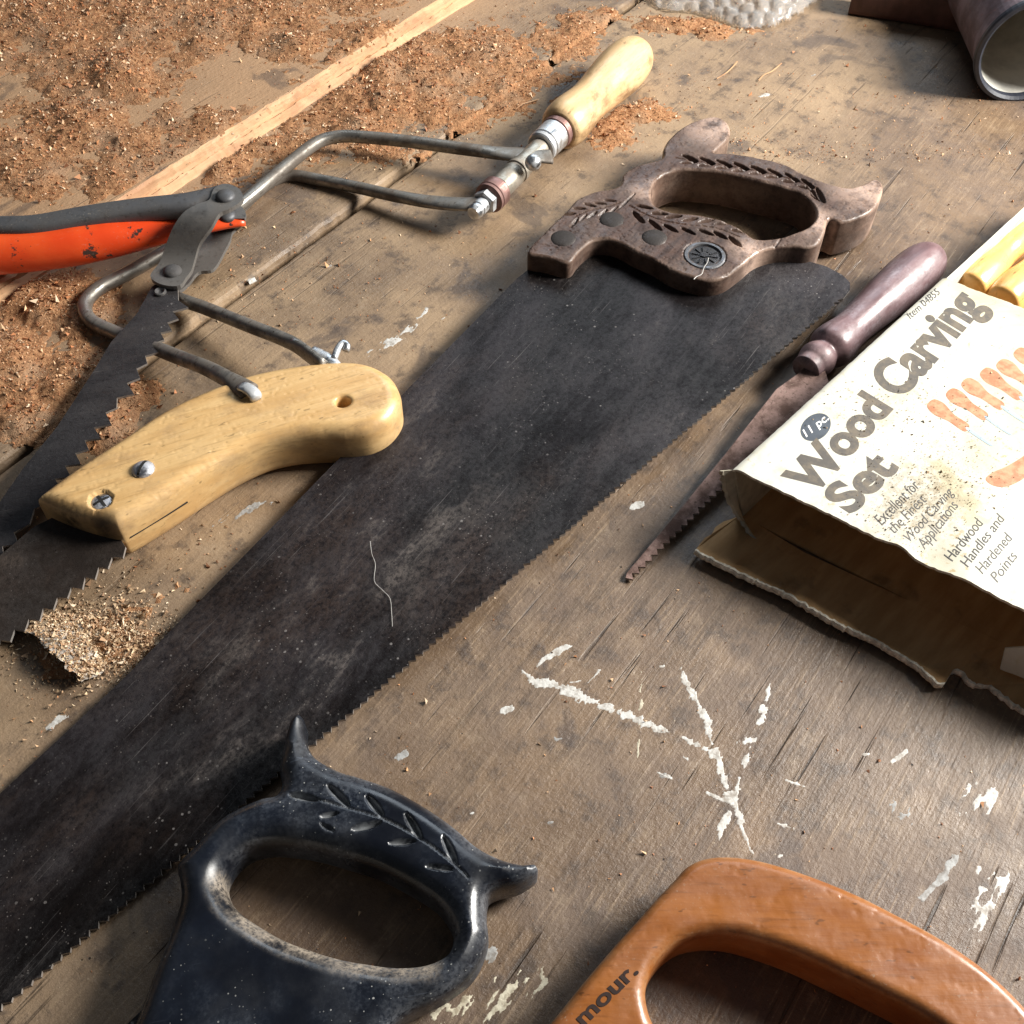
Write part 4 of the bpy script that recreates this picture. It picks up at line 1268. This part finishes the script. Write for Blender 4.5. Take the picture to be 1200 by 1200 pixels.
small_tube('blade_clip', [(283, 452, .0300), (293, 457, .0305), (299, 463, .0295), (300, 468, .0270)], .0022, MAT['bright'], cop, (1.4, .7))
small_tube('blade_clip', [(366, 411, .0245), (384, 420, .0245), (392, 427, .0240), (396, 432, .0225)], .0024, MAT['bright'], cop, (1.2, .8))
small_tube('blade_clip', [(391, 421, .0250), (396, 409, .0260), (402, 402, .0265), (407, 405, .0260), (405, 411, .0250)], .0017, MAT['bright'], cop)
small_tube('blade_clip', [(343, 399, .0235), (357, 406, .0245), (370, 417, .0250), (376, 427, .0245)], .0014, MAT['bright'], cop)

# ================================================================== bow saw
bow = thing('bow_saw', 'orange tubed bow saw with grey tension lever and coarse toothed blade', 'saw', P3(180, 300, 0), P3(285, 258) - P3(0, 297))
tp = [(-110, 306, .0235), (0, 297, .0235), (67, 290, .0235), (133, 279, .0240), (190, 269, .0245), (235, 263, .0245), (265, 259, .0240), (287, 257, .0235)]
P = catmull(np.array([P3(*p) for p in tp]), .003, closed=False); n = len(P); s = np.linspace(0, 1, n)
rr = np.interp(s, [0, .5, .72, .80, .92, 1], [.0112, .0110, .0092, .0075, .0062, .0052]); fl = np.stack([np.ones(n), np.interp(s, [0, .6, .8, 1], [1, 1, .75, .5])], 1)
mesh('frame_tube', *tube(P, rr, 28, fl), MAT['orange'], bow, smooth=True)
small_tube('tension_lever', [(-110, 271, .0310), (-40, 268, .0320), (10, 268, .0330), (45, 266, .0335), (100, 256, .0345), (160, 247, .0350), (215, 241, .0355), (245, 235, .0350), (268, 229, .0345)], .0066, MAT['lever'], bow, (1.0, .75), 4.0, sub=.003)


def bentplate(name, pts, zs, mat, th=.0024, parent=bow):
    """a flat link traced in pixels, bent so that its height follows zs = [(v, z)...] down the picture"""
    vs = [a for a, b in zs]; hz = [b for a, b in zs]
    P = catmull(np.array(pts, float), 4.0)
    n = len(P)
    # fill with horizontal strips so the bend is smooth
    tri = tessellate_polygon([[Vector((p[0], p[1], 0)) for p in P]])
    bm = bmesh.new(); bv = [bm.verts.new((p[0], p[1], 0)) for p in P]
    for t in tri:
        try: bm.faces.new([bv[i] for i in t])
        except ValueError: pass
    for v in np.arange(min(vs), max(vs), 3.0):
        bmesh.ops.bisect_plane(bm, geom=bm.verts[:] + bm.edges[:] + bm.faces[:], plane_co=(0, v, 0), plane_no=(0, 1, 0))
    bm.verts.ensure_lookup_table(); bm.verts.index_update()
    def hsm(y):
        k = int(np.clip(np.searchsorted(vs, y) - 1, 0, len(vs) - 2)); t = min(1, max(0, (y - vs[k]) / (vs[k + 1] - vs[k]))); t = t * t * (3 - 2 * t)
        return hz[k] + (hz[k + 1] - hz[k]) * t
    top = np.array([P3(v.co.x, v.co.y, hsm(v.co.y)) for v in bm.verts])
    F = [tuple(v.index for v in f.verts) for f in bm.faces]
    bnd = [tuple(v.index for v in e.verts) for e in bm.edges if len(e.link_faces) == 1]
    N = len(top); bm.free()
    V = np.concatenate([top, top - [0, 0, th]])
    F = F + [tuple(i + N for i in f[::-1]) for f in F] + [(a, b, b + N, a + N) for a, b in bnd]
    return mesh(name, V, F, mat, parent)


back_pl = [(262, 240), (280, 240), (288, 250), (284, 260), (272, 272), (270, 280), (264, 292), (250, 315), (232, 319), (220, 333), (208, 341), (198, 335), (215, 310), (232, 284), (250, 262), (256, 250)]
bentplate('link_plate', back_pl, [(235, .0275), (255, .0270), (268, .0120), (300, .0100), (345, .0105)], MAT['link'], .0020)
front_pl = [(250, 222), (258, 216), (270, 216), (281, 222), (285, 231), (281, 237), (268, 245), (257, 250), (248, 265), (234, 285), (228, 304), (224, 317), (218, 325), (211, 334), (198, 335), (184, 331), (176, 323), (187, 307), (195, 285), (203, 266), (215, 249), (231, 239), (245, 234)]
bentplate('link_plate', front_pl, [(212, .0410), (240, .0406), (320, .0182), (338, .0178)], MAT['link'], .0024)
for (u, v, zz, r) in ((264, 230, .0412, .0052), (202, 318, .0184, .0050), (266, 253, .0273, .0046)):
    mesh('rivet', *dome(P3(u, v, zz), (.05, -.05, 1), r, .0026), MAT['lever'], bow, smooth=True)
pw = bz((190, 345, .0145), (0, 610, .0100), (215, 352, .0145), ((190, 345, .0145), (0, 610, .0100)))
edge = [(209, 352), (196, 378), (180, 402), (160, 432), (137, 466), (110, 501), (88, 531), (64, 561), (40, 596), (16, 624), (-40, 690)]
tl = []
for (a, b) in zip(edge[:-1], edge[1:]):
    a2, b2 = pw.at(*a), pw.at(*b); m_ = pw.at((a[0] + b[0]) / 2 - 30, (a[1] + b[1]) / 2 - 20)
    sg = 1
    q = teeth(a2, b2, .0072, .0052, .55, .35)
    if np.linalg.norm(np.array(q[1]) - m_) < np.linalg.norm(np.array(q[0]) - m_): q = teeth(a2, b2, .0072, -.0052, .55, .35)
    tl += q[:-1]
bl = pw.pts([(-90, 690), (0, 588), (27, 549), (67, 500), (110, 434), (130, 401), (160, 368), (178, 336), (192, 328), (208, 332)])
V2, z, F = prism(np.concatenate([bl, np.array(tl)]), .0012)
bbl = lit_sides(mesh('blade', pw.w(V2, z), F, MAT['bowblade'], bow))
mesh('pin', *lathe(pw.w(pw.at(188, 343)[None], .0001)[0], pw.n, [(-.001, .0032), (.0010, .0032), (.0014, .0026), (.0008, .0016), (.0002, .0010)], 20), MAT['lever'], bow)

# ================================================================== carving set box
BH = .0365
A, B, C = P3(860, 548, BH), P3(1105, 325, BH), P3(1200, 714, BH)
e1 = (B - A); LB = np.linalg.norm(e1); e1 = e1 / LB
e2 = (C - A); e2 = e2 / np.linalg.norm(e2); WT = .172
BI = np.linalg.inv(np.array([[e1[0], e2[0]], [e1[1], e2[1]]]))
box = thing('tool_box', 'cream cardboard carving tool set box with open torn end', 'box', P3(1000, 560, 0), e1)


def st(u, v):
    return BI @ (P3(u, v, BH) - A)[:2]


dn = st(1088, 655)


def lidz(S, T):
    S, T = np.asarray(S), np.asarray(T)
    z = -.0010 * np.sin(np.clip(S / LB, 0, 1) * math.pi) * np.clip(T / .05, 0, 1)
    z = z - .0016 * np.exp(-(((S - dn[0]) / .018) ** 2 + ((T - dn[1]) / .010) ** 2))
    z = z + .0010 * np.exp(-(((S - dn[0]) / .020) ** 2 + ((T - dn[1] - .016) / .008) ** 2))
    return z + (fbm(S * 25 + 5, T * 25, 2) - .5) * .0004


def lidp(ST, lift=0.0):
    ST = np.asarray(ST)
    return A + ST[:, :1] * e1 + ST[:, 1:2] * e2 + np.stack([0 * ST[:, 0], 0 * ST[:, 0], lidz(ST[:, 0], ST[:, 1]) + lift], 1)


ns, ntt = 130, 110
S1, T1 = np.meshgrid(np.linspace(0, LB, ns), np.linspace(0, WT, ntt), indexing='ij')
S1 = S1.copy()
jn = (fbm(T1[0] * 500, T1[0] * 0 + 3, 4) - .5) * .0011 + .0022 * np.exp(-((T1[0] - dn[1] + .012) / .005) ** 2)
S1[0] += jn; S1[1] += jn * .3
S1[-1] += (fbm(T1[0] * 300, T1[0] * 0 + 8, 4) - .5) * .0020
ST = np.stack([S1.ravel(), T1.ravel()], 1)
ST[:, 1] += np.where(ST[:, 1] < 1e-6, (fbm(ST[:, 0] * 300, ST[:, 0] * 0, 3) - .5) * .0004, 0)
top = lidp(ST); rnd = np.clip(1 - T1.ravel() / .0025, 0, 1)
top[:, 2] -= .0012 * rnd ** 2
N = len(top); bot = top - [0, 0, .0013]
q = [(i * ntt + j, i * ntt + j + 1, (i + 1) * ntt + j + 1, (i + 1) * ntt + j) for i in range(ns - 1) for j in range(ntt - 1)]
mesh('top_panel', top, q, MAT['card'], box, smooth=True)
rim_ = [i * ntt for i in range(ns)] + [(ns - 1) * ntt + j for j in range(1, ntt)] + [i * ntt + ntt - 1 for i in range(ns - 2, -1, -1)] + [j for j in range(ntt - 2, 0, -1)]
mesh('card_core', np.concatenate([bot, top - [0, 0, .00004]]), [tuple(f[::-1]) for f in q] + [(a, b, b + N, a + N) for a, b in zip(rim_, rim_[1:] + rim_[:1])], MAT['cardedge'], box, recalc=True)

FB = P3(868, 604, .0016)                      # near left corner of the floor of the sleeve
fl2 = FB + e1 * LB; fr2 = FB + e2 * WT


def quadpanel(name, p00, p10, p11, p01, mat, th, nrm_, parent=box, nu=24, nv=16, jag=(), amp=.0012, bow_=0.0):
    """panel between four corners, a little uneven; jag: edges ('u0','u1','v0','v1') torn; thickness along nrm_"""
    U, W = np.meshgrid(np.linspace(0, 1, nu), np.linspace(0, 1, nv), indexing='ij')
    p00, p10, p11, p01 = map(np.array, (p00, p10, p11, p01))
    Q = ((1 - U) * (1 - W))[..., None] * p00 + (U * (1 - W))[..., None] * p10 + (U * W)[..., None] * p11 + ((1 - U) * W)[..., None] * p01
    du, dv = (p10 - p00), (p01 - p00); du = du / np.linalg.norm(du); dv = dv / np.linalg.norm(dv)
    sd = random.uniform(0, 50)
    if 'v1' in jag: Q[:, -1] += ((fbm(np.linspace(0, nu * .35, nu) + sd, np.zeros(nu), 4) - .5) * 2 * amp)[:, None] * dv
    if 'u1' in jag: Q[-1] += ((fbm(np.linspace(0, nv * .35, nv) + sd, np.zeros(nv), 4) - .5) * 2 * amp)[:, None] * du
    if 'u0' in jag: Q[0] += ((fbm(np.linspace(0, nv * .35, nv) + sd + 9, np.zeros(nv), 4) - .5) * 2 * amp)[:, None] * du
    nn = np.array(nrm_, float); nn /= np.linalg.norm(nn)
    Q = Q + (bow_ * np.sin(U * math.pi) * np.sin(W * math.pi) + (fbm(U * 6 + sd, W * 6, 3) - .5) * .0006)[..., None] * nn
    Vt = Q.reshape(-1, 3); Nn = len(Vt)
    f = [(i * nv + j, i * nv + j + 1, (i + 1) * nv + j + 1, (i + 1) * nv + j) for i in range(nu - 1) for j in range(nv - 1)]
    rim = [i * nv for i in range(nu)] + [(nu - 1) * nv + j for j in range(1, nv)] + [i * nv + nv - 1 for i in range(nu - 2, -1, -1)] + [j for j in range(nv - 2, 0, -1)]
    return mesh(name, np.concatenate([Vt, Vt - nn * th]), f + [tuple(i + Nn for i in g[::-1]) for g in f] + [(a, b, b + Nn, a + Nn) for a, b in zip(rim, rim[1:] + rim[:1])], mat, parent)


lidA = A - [0, 0, .0016]; lidB = B - [0, 0, .0016]
nside = np.cross(e1, FB - A)
quadpanel('side_panel', lidA, lidB, fl2, FB, MAT['greycard'], .0012, nside, bow_=0)
quadpanel('side_panel', lidA + e2 * WT, lidB + e2 * WT, fl2 + e2 * WT, FB + e2 * WT, MAT['greycard'], .0012, nside)
quadpanel('bottom_panel', FB, fl2, fl2 + e2 * WT, fr2, MAT['kraft'], .0012, (0, 0, 1))
# side flap, folded out from the left wall, its free edge torn
fe = [P3(847, 552, BH - .001), P3(849, 566, .0280), P3(855, 585, .0185), P3(866, 605, .0100), P3(876, 620, .0050), P3(885, 630, .0032)]
fe = catmull(np.array(fe), .002, closed=False); nv = len(fe); hg = np.array([lidA + (FB - lidA) * k for k in np.linspace(0, 1, nv)])
nu = 10; Q = np.array([hg + (fe - hg) * k for k in np.linspace(0, 1, nu)])
Q[-1] += RNG.normal(0, .0004, Q[-1].shape)
nn = np.array([.9, -.35, .25]); nn /= np.linalg.norm(nn)
Vt = Q.reshape(-1, 3); Nn = len(Vt)
f = [(i * nv + j, i * nv + j + 1, (i + 1) * nv + j + 1, (i + 1) * nv + j) for i in range(nu - 1) for j in range(nv - 1)]
rim = [i * nv for i in range(nu)] + [(nu - 1) * nv + j for j in range(1, nv)] + [i * nv + nv - 1 for i in range(nu - 2, -1, -1)] + [j for j in range(nv - 2, 0, -1)]
mesh('side_flap', np.concatenate([Vt, Vt - nn * .0016]), f + [tuple(i + Nn for i in g[::-1]) for g in f] + [(a, b, b + Nn, a + Nn) for a, b in zip(rim, rim[1:] + rim[:1])], MAT['greycard'], box)
# front flap lying on the bench, outer edge torn
ff = Plane((0, 0, .0062), e2)
outer = [(815, 644), (840, 658), (868, 672), (900, 686), (925, 697), (955, 715), (985, 732), (1020, 748), (1050, 764), (1075, 780), (1092, 795), (1098, 800), (1107, 800), (1113, 792), (1118, 786), (1128, 788), (1136, 797), (1146, 802), (1156, 802), (1166, 808), (1176, 816), (1190, 826), (1210, 838), (1250, 860)]
od = catmull(np.array(outer, float), 3.0, closed=False)
od[:, 1] += (fbm(od[:, 0] * .3, od[:, 0] * 0, 4) - .5) * 5
inner = [(1290, 800), (1177, 755), (942, 647), (869, 603), (858, 608), (848, 611), (838, 618), (834, 626), (826, 630)]
pf = np.concatenate([od, np.array(inner, float)])


def flapz(u, v):
    """flap rises from its fold to its torn edge"""
    d = (P3(u, v, .003) - FB); k = d[:2] @ np.array([-e1[0], -e1[1]])
    return .0018 + .0038 * np.clip(k / .020, 0, 1) ** 1.3


tri = tessellate_polygon([[Vector((p[0], p[1], 0)) for p in pf]])
Vt = np.array([P3(u, v, float(flapz(u, v))) for u, v in pf]); n = len(Vt)
mesh('front_flap', np.concatenate([Vt, Vt - [0, 0, .0006]]), [tuple(t) for t in tri] + [tuple(i + n for i in t[::-1]) for t in tri] + [(i, (i + 1) % n, (i + 1) % n + n, i + n) for i in range(n)], MAT['kraft'], box)
Vo = np.array([P3(u, v, float(flapz(u, v))) for u, v in od]); m_ = len(Vo)
Vi = Vo + e1 * .0006
torn = []
for k in range(m_):
    w_ = fbm(k * .6, 2.0, 3)
    torn += [Vo[k] + [0, 0, .0001] - e1 * .0003, Vo[k] - e1 * (.0004 + .0012 * w_) - [0, 0, .0006 + .0010 * w_], Vo[k] - e1 * .0002 - [0, 0, .0034], Vo[k] + e1 * .0012 - [0, 0, .0034], Vo[k] + e1 * (.0004 + .0006 * w_) + [0, 0, .0001]]
F = [(i * 5 + j, i * 5 + (j + 1) % 5, i * 5 + 5 + (j + 1) % 5, i * 5 + 5 + j) for i in range(m_ - 1) for j in range(5)]
mesh('torn_edge', torn, F, MAT['cardedge'], box)
quadpanel('side_flap', P3(1178, 760, .0170), P3(1172, 784, .0050), P3(1225, 806, .0050), P3(1222, 757, .0230), MAT['card'], .0012, (-.3, -.8, .5), nu=10, nv=10, jag=('u1',), amp=.0006)


def boxtext(s, p0, p1, p2, mat, bold=0.0, lift=.00007):
    P2, F = lettering('lettering', s, st, p0, p1, p2, None, None, bold)
    return mesh('lettering', lidp(P2, lift), F, mat, box, recalc=False)


boxtext('Wood', (951, 582), (1046, 477), (916, 559), MAT['print'], .040)
boxtext('Carving', (1055, 467), (1154, 357), (1017, 442), MAT['print'], .040)
boxtext('Set', (997, 603), (1054, 546), (963, 581), MAT['print'], .040)
th_ = np.linspace(0, 2 * math.pi, 40)[:-1]
oc = st(956, 500); ox = st(969.5, 488) - oc; oy = st(945.5, 490) - oc
el = oc + np.cos(th_)[:, None] * ox * 1.05 + np.sin(th_)[:, None] * oy * 1.0
mesh('badge', lidp(el, .00005), [tuple(range(len(el)))], MAT['badge'], box, recalc=False)
boxtext('11 pc.', (945, 512), (972, 491), (940.5, 504), MAT['whiteprint'], .015, .00012)
boxtext('Item 04855', (1067, 374), (1102, 344), (1062, 367), MAT['thinprint'])
for s_, a_, b_, c_ in (('Excellent for', (1034, 616), (1079, 569), (1024, 606)), ('the Finest', (1048, 626), (1087, 586), (1039, 617)), ('Wood Carving', (1066, 636), (1118, 577), (1058, 627)), ('Applications', (1085, 642), (1124, 592), (1075, 633)),
                       ('Hardwood', (1117, 657), (1153, 613), (1107, 648)), ('Handles and', (1134, 666), (1178, 608), (1125, 657)), ('Hardened', (1151, 674), (1187, 631), (1142, 665)), ('Points', (1169, 683), (1193, 652), (1160, 674))):
    boxtext(s_, a_, b_, c_, MAT['thinprint'])


def print_shape(px, mat, lift, name='printed_tool', parent=box):
    P = catmull(np.array([st(*p) for p in px]), .0008)
    tri = tessellate_polygon([[Vector((p[0] * 1000, p[1] * 1000, 0)) for p in P]])
    return mesh(name, lidp(P, lift), [tuple(t) for t in tri], mat, parent, recalc=False)


for (a, b, w0, w1) in (((1090, 470), (1134, 500), 10, 6), ((1112, 457), (1156, 487), 10, 6), ((1130, 445), (1175, 475), 10, 6), ((1152, 433), (1196, 464), 10, 6), ((1171, 423), (1215, 453), 10, 6), ((1191, 410), (1235, 440), 10, 6)):
    a, b = np.array(a, float), np.array(b, float); d = (b - a) / np.linalg.norm(b - a); n_ = np.array([-d[1], d[0]])
    print_shape([b - n_ * 1.6, b + d * 34 - n_ * 1.0, b + d * 37, b + d * 34 + n_ * 1.6, b + n_ * 1.6], MAT['printblade'], .00010)
    print_shape([a - n_ * w0 * .55 + d * 2, a + d * 14 - n_ * w0 * .85, a + d * 32 - n_ * w1 * .8, b - n_ * w1 * .75, b + n_ * w1 * .75, a + d * 30 + n_ * w1 * .9, a + d * 12 + n_ * w0 * .85, a + n_ * w0 * .5], MAT['printhandle'], .00008)
print_shape([(1156, 560), (1164, 552), (1180, 545), (1200, 533), (1225, 515), (1240, 530), (1215, 548), (1196, 562), (1178, 569), (1164, 567)], MAT['printhandle'], .00008)

# crumbs lying on the lid
n = 1500
bs = np.concatenate([st(1085, 585) + RNG.normal(0, 1, (n, 2)) * [.026, .011], st(1000, 475) + RNG.normal(0, 1, (260, 2)) * [.014, .012], st(1130, 460) + RNG.normal(0, 1, (260, 2)) * [.030, .024], st(1075, 500) + RNG.normal(0, 1, (350, 2)) * [.02, .02], RNG.random((120, 2)) * [LB, WT]])
bs = bs[(bs[:, 0] > .002) & (bs[:, 0] < LB - .002) & (bs[:, 1] > .002) & (bs[:, 1] < .14)]
bsz = np.clip(RNG.lognormal(-8.7, .5, len(bs)), .0001, .0008)
chips('sawdust', lidp(bs, .0002), bsz, 'fine brown crumbs scattered on the lid of the box', tints=np.array([(.30, .20, .11), (.42, .30, .17), (.20, .13, .08), (.5, .36, .2)]))

# tray slid out of the far end with the chisels in it
tray = thing('box_tray', 'pale cardboard tray sliding out of the far end of the box', 'tray', P3(1150, 290, 0), e1)
ta, tb = P3(1112, 323, .0300), P3(1112, 323, .0300) + e1 * .125
for q_, off in (('side_wall', 0.0), ('side_wall', .150)):
    a_, b_ = ta - e1 * .03 + e2 * off, tb + e2 * off
    Vb = []
    for p in np.linspace(0, 1, 30):
        c_ = a_ + (b_ - a_) * p + np.array([0, 0, (fbm(p * 9 + off * 10, 1.0, 3) - .5) * .0012])
        Vb += [c_ + e2 * .0002, c_ + e2 * .0036, np.array([c_[0], c_[1], .0034]) + e2 * .0036, np.array([c_[0], c_[1], .0034]) + e2 * .0002]
    F = [(i * 4 + j, i * 4 + (j + 1) % 4, i * 4 + 4 + (j + 1) % 4, i * 4 + 4 + j) for i in range(29) for j in range(4)] + [(0, 1, 2, 3), (116, 117, 118, 119)]
    mesh(q_, Vb, F, MAT['card'], tray)
g_ = [ta - e1 * .03, tb, tb + e2 * .15, ta - e1 * .03 + e2 * .15]
g_ = np.array([(p[0], p[1], .0050) for p in g_])
mesh('floor_panel', np.concatenate([g_, g_ - [0, 0, .0016]]), [(0, 1, 2, 3), (7, 6, 5, 4)] + [(i, i + 4, (i + 1) % 4 + 4, (i + 1) % 4) for i in range(4)], MAT['kraft'], tray)
for k, (b0, b1, lab) in enumerate((((1138, 336), (1203, 270), 'pale turned chisel handle beside the wall of the tray'), ((1176, 352), (1240, 286), 'darker orange chisel handle by the corner of the box lid'))):
    p0, p1 = P3(*b0, .0195), P3(*b1, .0195); ax = p1 - p0; ax /= np.linalg.norm(ax)
    chs = thing('chisel', lab, 'chisel', (*p0[:2], .005), ax, 'chisels lying in the tray')
    mesh('handle', *lathe(p0, ax, smoothprof([(-.004, .0070), (-.003, .0090), (0, .0098), (.006, .0102), (.016, .0098), (.028, .0082), (.036, .0076), (.044, .0080), (.056, .0070), (.064, .0060)])), MAT['chisel'], chs, smooth=True)
    mesh('ferrule', *lathe(p0, ax, [(.0638, .0052), (.064, .0058), (.073, .0056), (.0735, .0040)]), MAT['brass'], chs)
    mesh('blade', *lathe(p0, ax, [(.073, .0030), (.120, .0028), (.122, .0010)]), MAT['bright'], chs)

# ================================================================== things at the back
bw = thing('bubble_wrap', 'crumpled clear bubble wrap heaped at the back of the bench', 'bubble wrap', P3(850, 0, 0))
lo_ = np.array(P3(735, 20)[:2]); hi_ = np.array(P3(985, -110)[:2])
xs, ys = np.arange(lo_[0], hi_[0], .0011), np.arange(P3(850, 45)[1], P3(850, -160)[1], .0011)
X, Y = np.meshgrid(xs, ys); U, Vp = proj(X, Y)
edge_v = np.interp(U, [735, 760, 800, 850, 880, 905, 925, 945, 965, 985], [-14, 6, 17, 30, 36, 34, 28, 16, 2, -20])
dd = (edge_v - Vp) + (fbm(X * 60, Y * 60, 2) - .5) * 10
lump = np.clip(dd / 60, 0, 1); lump = np.sqrt(np.clip(1 - (1 - lump) ** 2, 0, 1))
Hh = lump * (.009 + .010 * fbm(X * 28, Y * 28, 3))
hx = .0110
best = np.full(X.shape, 9.0)
for oy in (0, 1):
    bx = np.round((X - oy * hx / 2) / hx) * hx + oy * hx / 2
    by = (np.round((Y / (hx * .866) - oy) / 2) * 2 + oy) * hx * .866
    best = np.minimum(best, np.hypot(X - bx, Y - by))
Hh = Hh * (.55 + .9 * fbm(X * 55, Y * 30, 3))
Hh = Hh + np.where(best < .0052, np.sqrt(np.clip(1 - (best / .0052) ** 2, 0, 1)), 0) * .0026 * np.clip(lump * 2, 0, 1)
Z = surf(X, Y) + Hh
ok = dd > 0
c_ = ok[:-1, :-1] & ok[1:, :-1] & ok[:-1, 1:] & ok[1:, 1:]
ii, jj = np.nonzero(c_); W_ = X.shape[1]
Vb = np.stack([X.ravel(), Y.ravel(), Z.ravel()], 1)
Fb = np.stack([ii * W_ + jj, ii * W_ + jj + 1, (ii + 1) * W_ + jj + 1, (ii + 1) * W_ + jj], 1)
us, inv = np.unique(Fb, return_inverse=True)
mesh('bubble_sheet', Vb[us], inv.reshape(-1, 4), MAT['bubble'], bw, smooth=True, recalc=False)

mc_ = P3(1209, 60, .0335)
ax = np.array([-.02, -1.0, 0]); ax /= np.linalg.norm(ax)
mug = thing('tube', 'mottled purple tube with dark blue rim and pale inside lying on side', 'tube', (mc_[0], mc_[1], 0), -ax)
p0 = mc_ - ax * .120
mesh('body', *lathe(p0, ax, [(0, .010), (.001, .028), (.006, .0300), (.060, .0310), (.104, .0320), (.112, .0336), (.117, .0340), (.117, .0315)], 64, False), MAT['cover'], mug, smooth=False)
mesh('rim', *lathe(p0, ax, [(.1165, .0344), (.1172, .0350), (.1200, .0352), (.1216, .0346), (.1220, .0325), (.1205, .0308), (.1165, .0306)], 64, False), MAT['rim'], mug, smooth=False)
Vi, Fi = lathe(p0, ax, [(.1180, .0309), (.100, .0297), (.02, .0288), (.018, .0005)], 64, False)
mesh('lining', Vi, Fi, MAT['inner'], mug, smooth=False, recalc=False)

rb = thing('wooden_bar', 'dark red wooden bar lying behind the purple tube', 'bar', P3(1070, 0, 0))
P = np.array([P3(1000, -9, .012), P3(1060, 0, .012), P3(1132, 12, .012)])
mesh('bar', *tube(catmull(P, .01, closed=False), .012, 16, power=6), MAT['redbar'], rb, smooth=True)
rb.children[0].name = 'bar_body'

# crumpled scrap under sawdust at the left edge
sp_ = thing('sandpaper_scrap', 'curled grey sandpaper scrap half buried in pale sawdust', 'sandpaper', P3(80, 770, 0))
sa, sb = P3(30, 738, 0), P3(99, 806, 0)
d1 = sb - sa; L1 = np.linalg.norm(d1); d1 /= L1; d2 = np.array([-d1[1], d1[0], 0])
if d2 @ (P3(150, 740) - P3(65, 772)) < 0: d2 = -d2
nu, nv = 46, 34
Uu, Ww = np.meshgrid(np.linspace(0, 1, nu), np.linspace(0, 1, nv), indexing='ij')
zz = (.0085 * (1 - Ww) ** 1.3 * (.55 + .45 * np.sin(Uu * math.pi)) * (.8 + .5 * fbm(Uu * 5, Ww * 5, 3)) + .0004 + (fbm(Uu * 22, Ww * 22, 3) - .5) * .0014 * (1 - Ww))
Q = sa + (Uu * L1)[..., None] * d1 + (Ww * .022 * (.45 + .55 * np.sin(Uu * math.pi)) + (fbm(Uu * 12, Uu * 0, 3) - .5) * .004 * (1 - Ww))[..., None] * d2
Q[..., 2] = zz
Vt = Q.reshape(-1, 3); Nn = len(Vt)
f = [(i * nv + j, i * nv + j + 1, (i + 1) * nv + j + 1, (i + 1) * nv + j) for i in range(nu - 1) for j in range(nv - 1)]
rim = [i * nv for i in range(nu)] + [(nu - 1) * nv + j for j in range(1, nv)] + [i * nv + nv - 1 for i in range(nu - 2, -1, -1)] + [j for j in range(nv - 2, 0, -1)]
MAT['scrap'] = plain('sandpaper_grit', (.33, .29, .25), .85, var=.4, scale=200, bump=.8)
mesh('sheet', np.concatenate([Vt, Vt - [0, 0, .0006]]), f + [tuple(i + Nn for i in g[::-1]) for g in f] + [(a, b, b + Nn, a + Nn) for a, b in zip(rim, rim[1:] + rim[:1])], MAT['scrap'], sp_)
k = RNG.random((2600, 2)) ** [1, .8]
i0, j0 = (k[:, 0] * (nu - 1)).astype(int), (k[:, 1] * (nv - 1)).astype(int)
chips('sawdust', Q[i0, j0] + RNG.normal(0, .0004, (2600, 3)) * [1, 1, .2] + [0, 0, .0004], np.clip(RNG.lognormal(-7.6, .4, 2600), .0002, .0012), 'pale sawdust lying on the sandpaper scrap', tints=PALE)

# a loose white thread on the blade, and one on the handle
thp = [(434, 635), (436, 650), (440, 662), (439, 682), (448, 692), (457, 702), (459, 718), (460, 735)]
Pt = catmull(pl.w(pl.pts(thp), .0006), .001, closed=False)
o = mesh('thread', *tube(Pt, .00011, 6), MAT['thread']); tag(o, 'white thread lying crooked on the big saw blade', 'thread')
thp = [(437, 634), (440, 645), (441, 655)]
Pt = catmull(pl.w(pl.pts(thp), .0006), .001, closed=False)
thp = [(830, 303), (829, 308), (825, 314), (822, 322), (816, 325), (813, 328)]
Pt = catmull(pl.w(pl.pts(thp, .0118), .0122), .001, closed=False)
o = mesh('thread', *tube(Pt, .0002, 6), MAT['thread']); tag(o, 'short white thread hanging from the handle medallion', 'thread')

# pale wood shavings one can pick out
for k, (pts, lab) in enumerate((([(889, 94), (895, 88), (905, 83), (916, 74)], 'long pale curl of wood shaving near the bubble wrap'), ([(840, 92), (850, 86), (858, 79), (864, 72)], 'straight pale splinter lying left of the longer curl'),
                                ([(143, 509), (151, 507), (152, 501)], 'small curled shaving between the bow blade and yellow handle'), ([(604, 128), (612, 122), (622, 119), (632, 116)], 'pale shaving lying beside the plank joint'),
                                ([(286, 180), (284, 186), (280, 194)], 'pale shaving on the raised board edge'))):
    P = catmull(np.array([P3(u, v, float(surf(*P3(u, v)[:2])) + .0012 + .0008 * (i % 2)) for i, (u, v) in enumerate(pts)]), .001, closed=False)
    o = mesh('shaving', *tube(P, .0004, 8, np.tile([1.4, .35], (len(P), 1))), MAT['raw'])
    tag(o, lab, 'wood shaving', 'loose pale wood shavings')
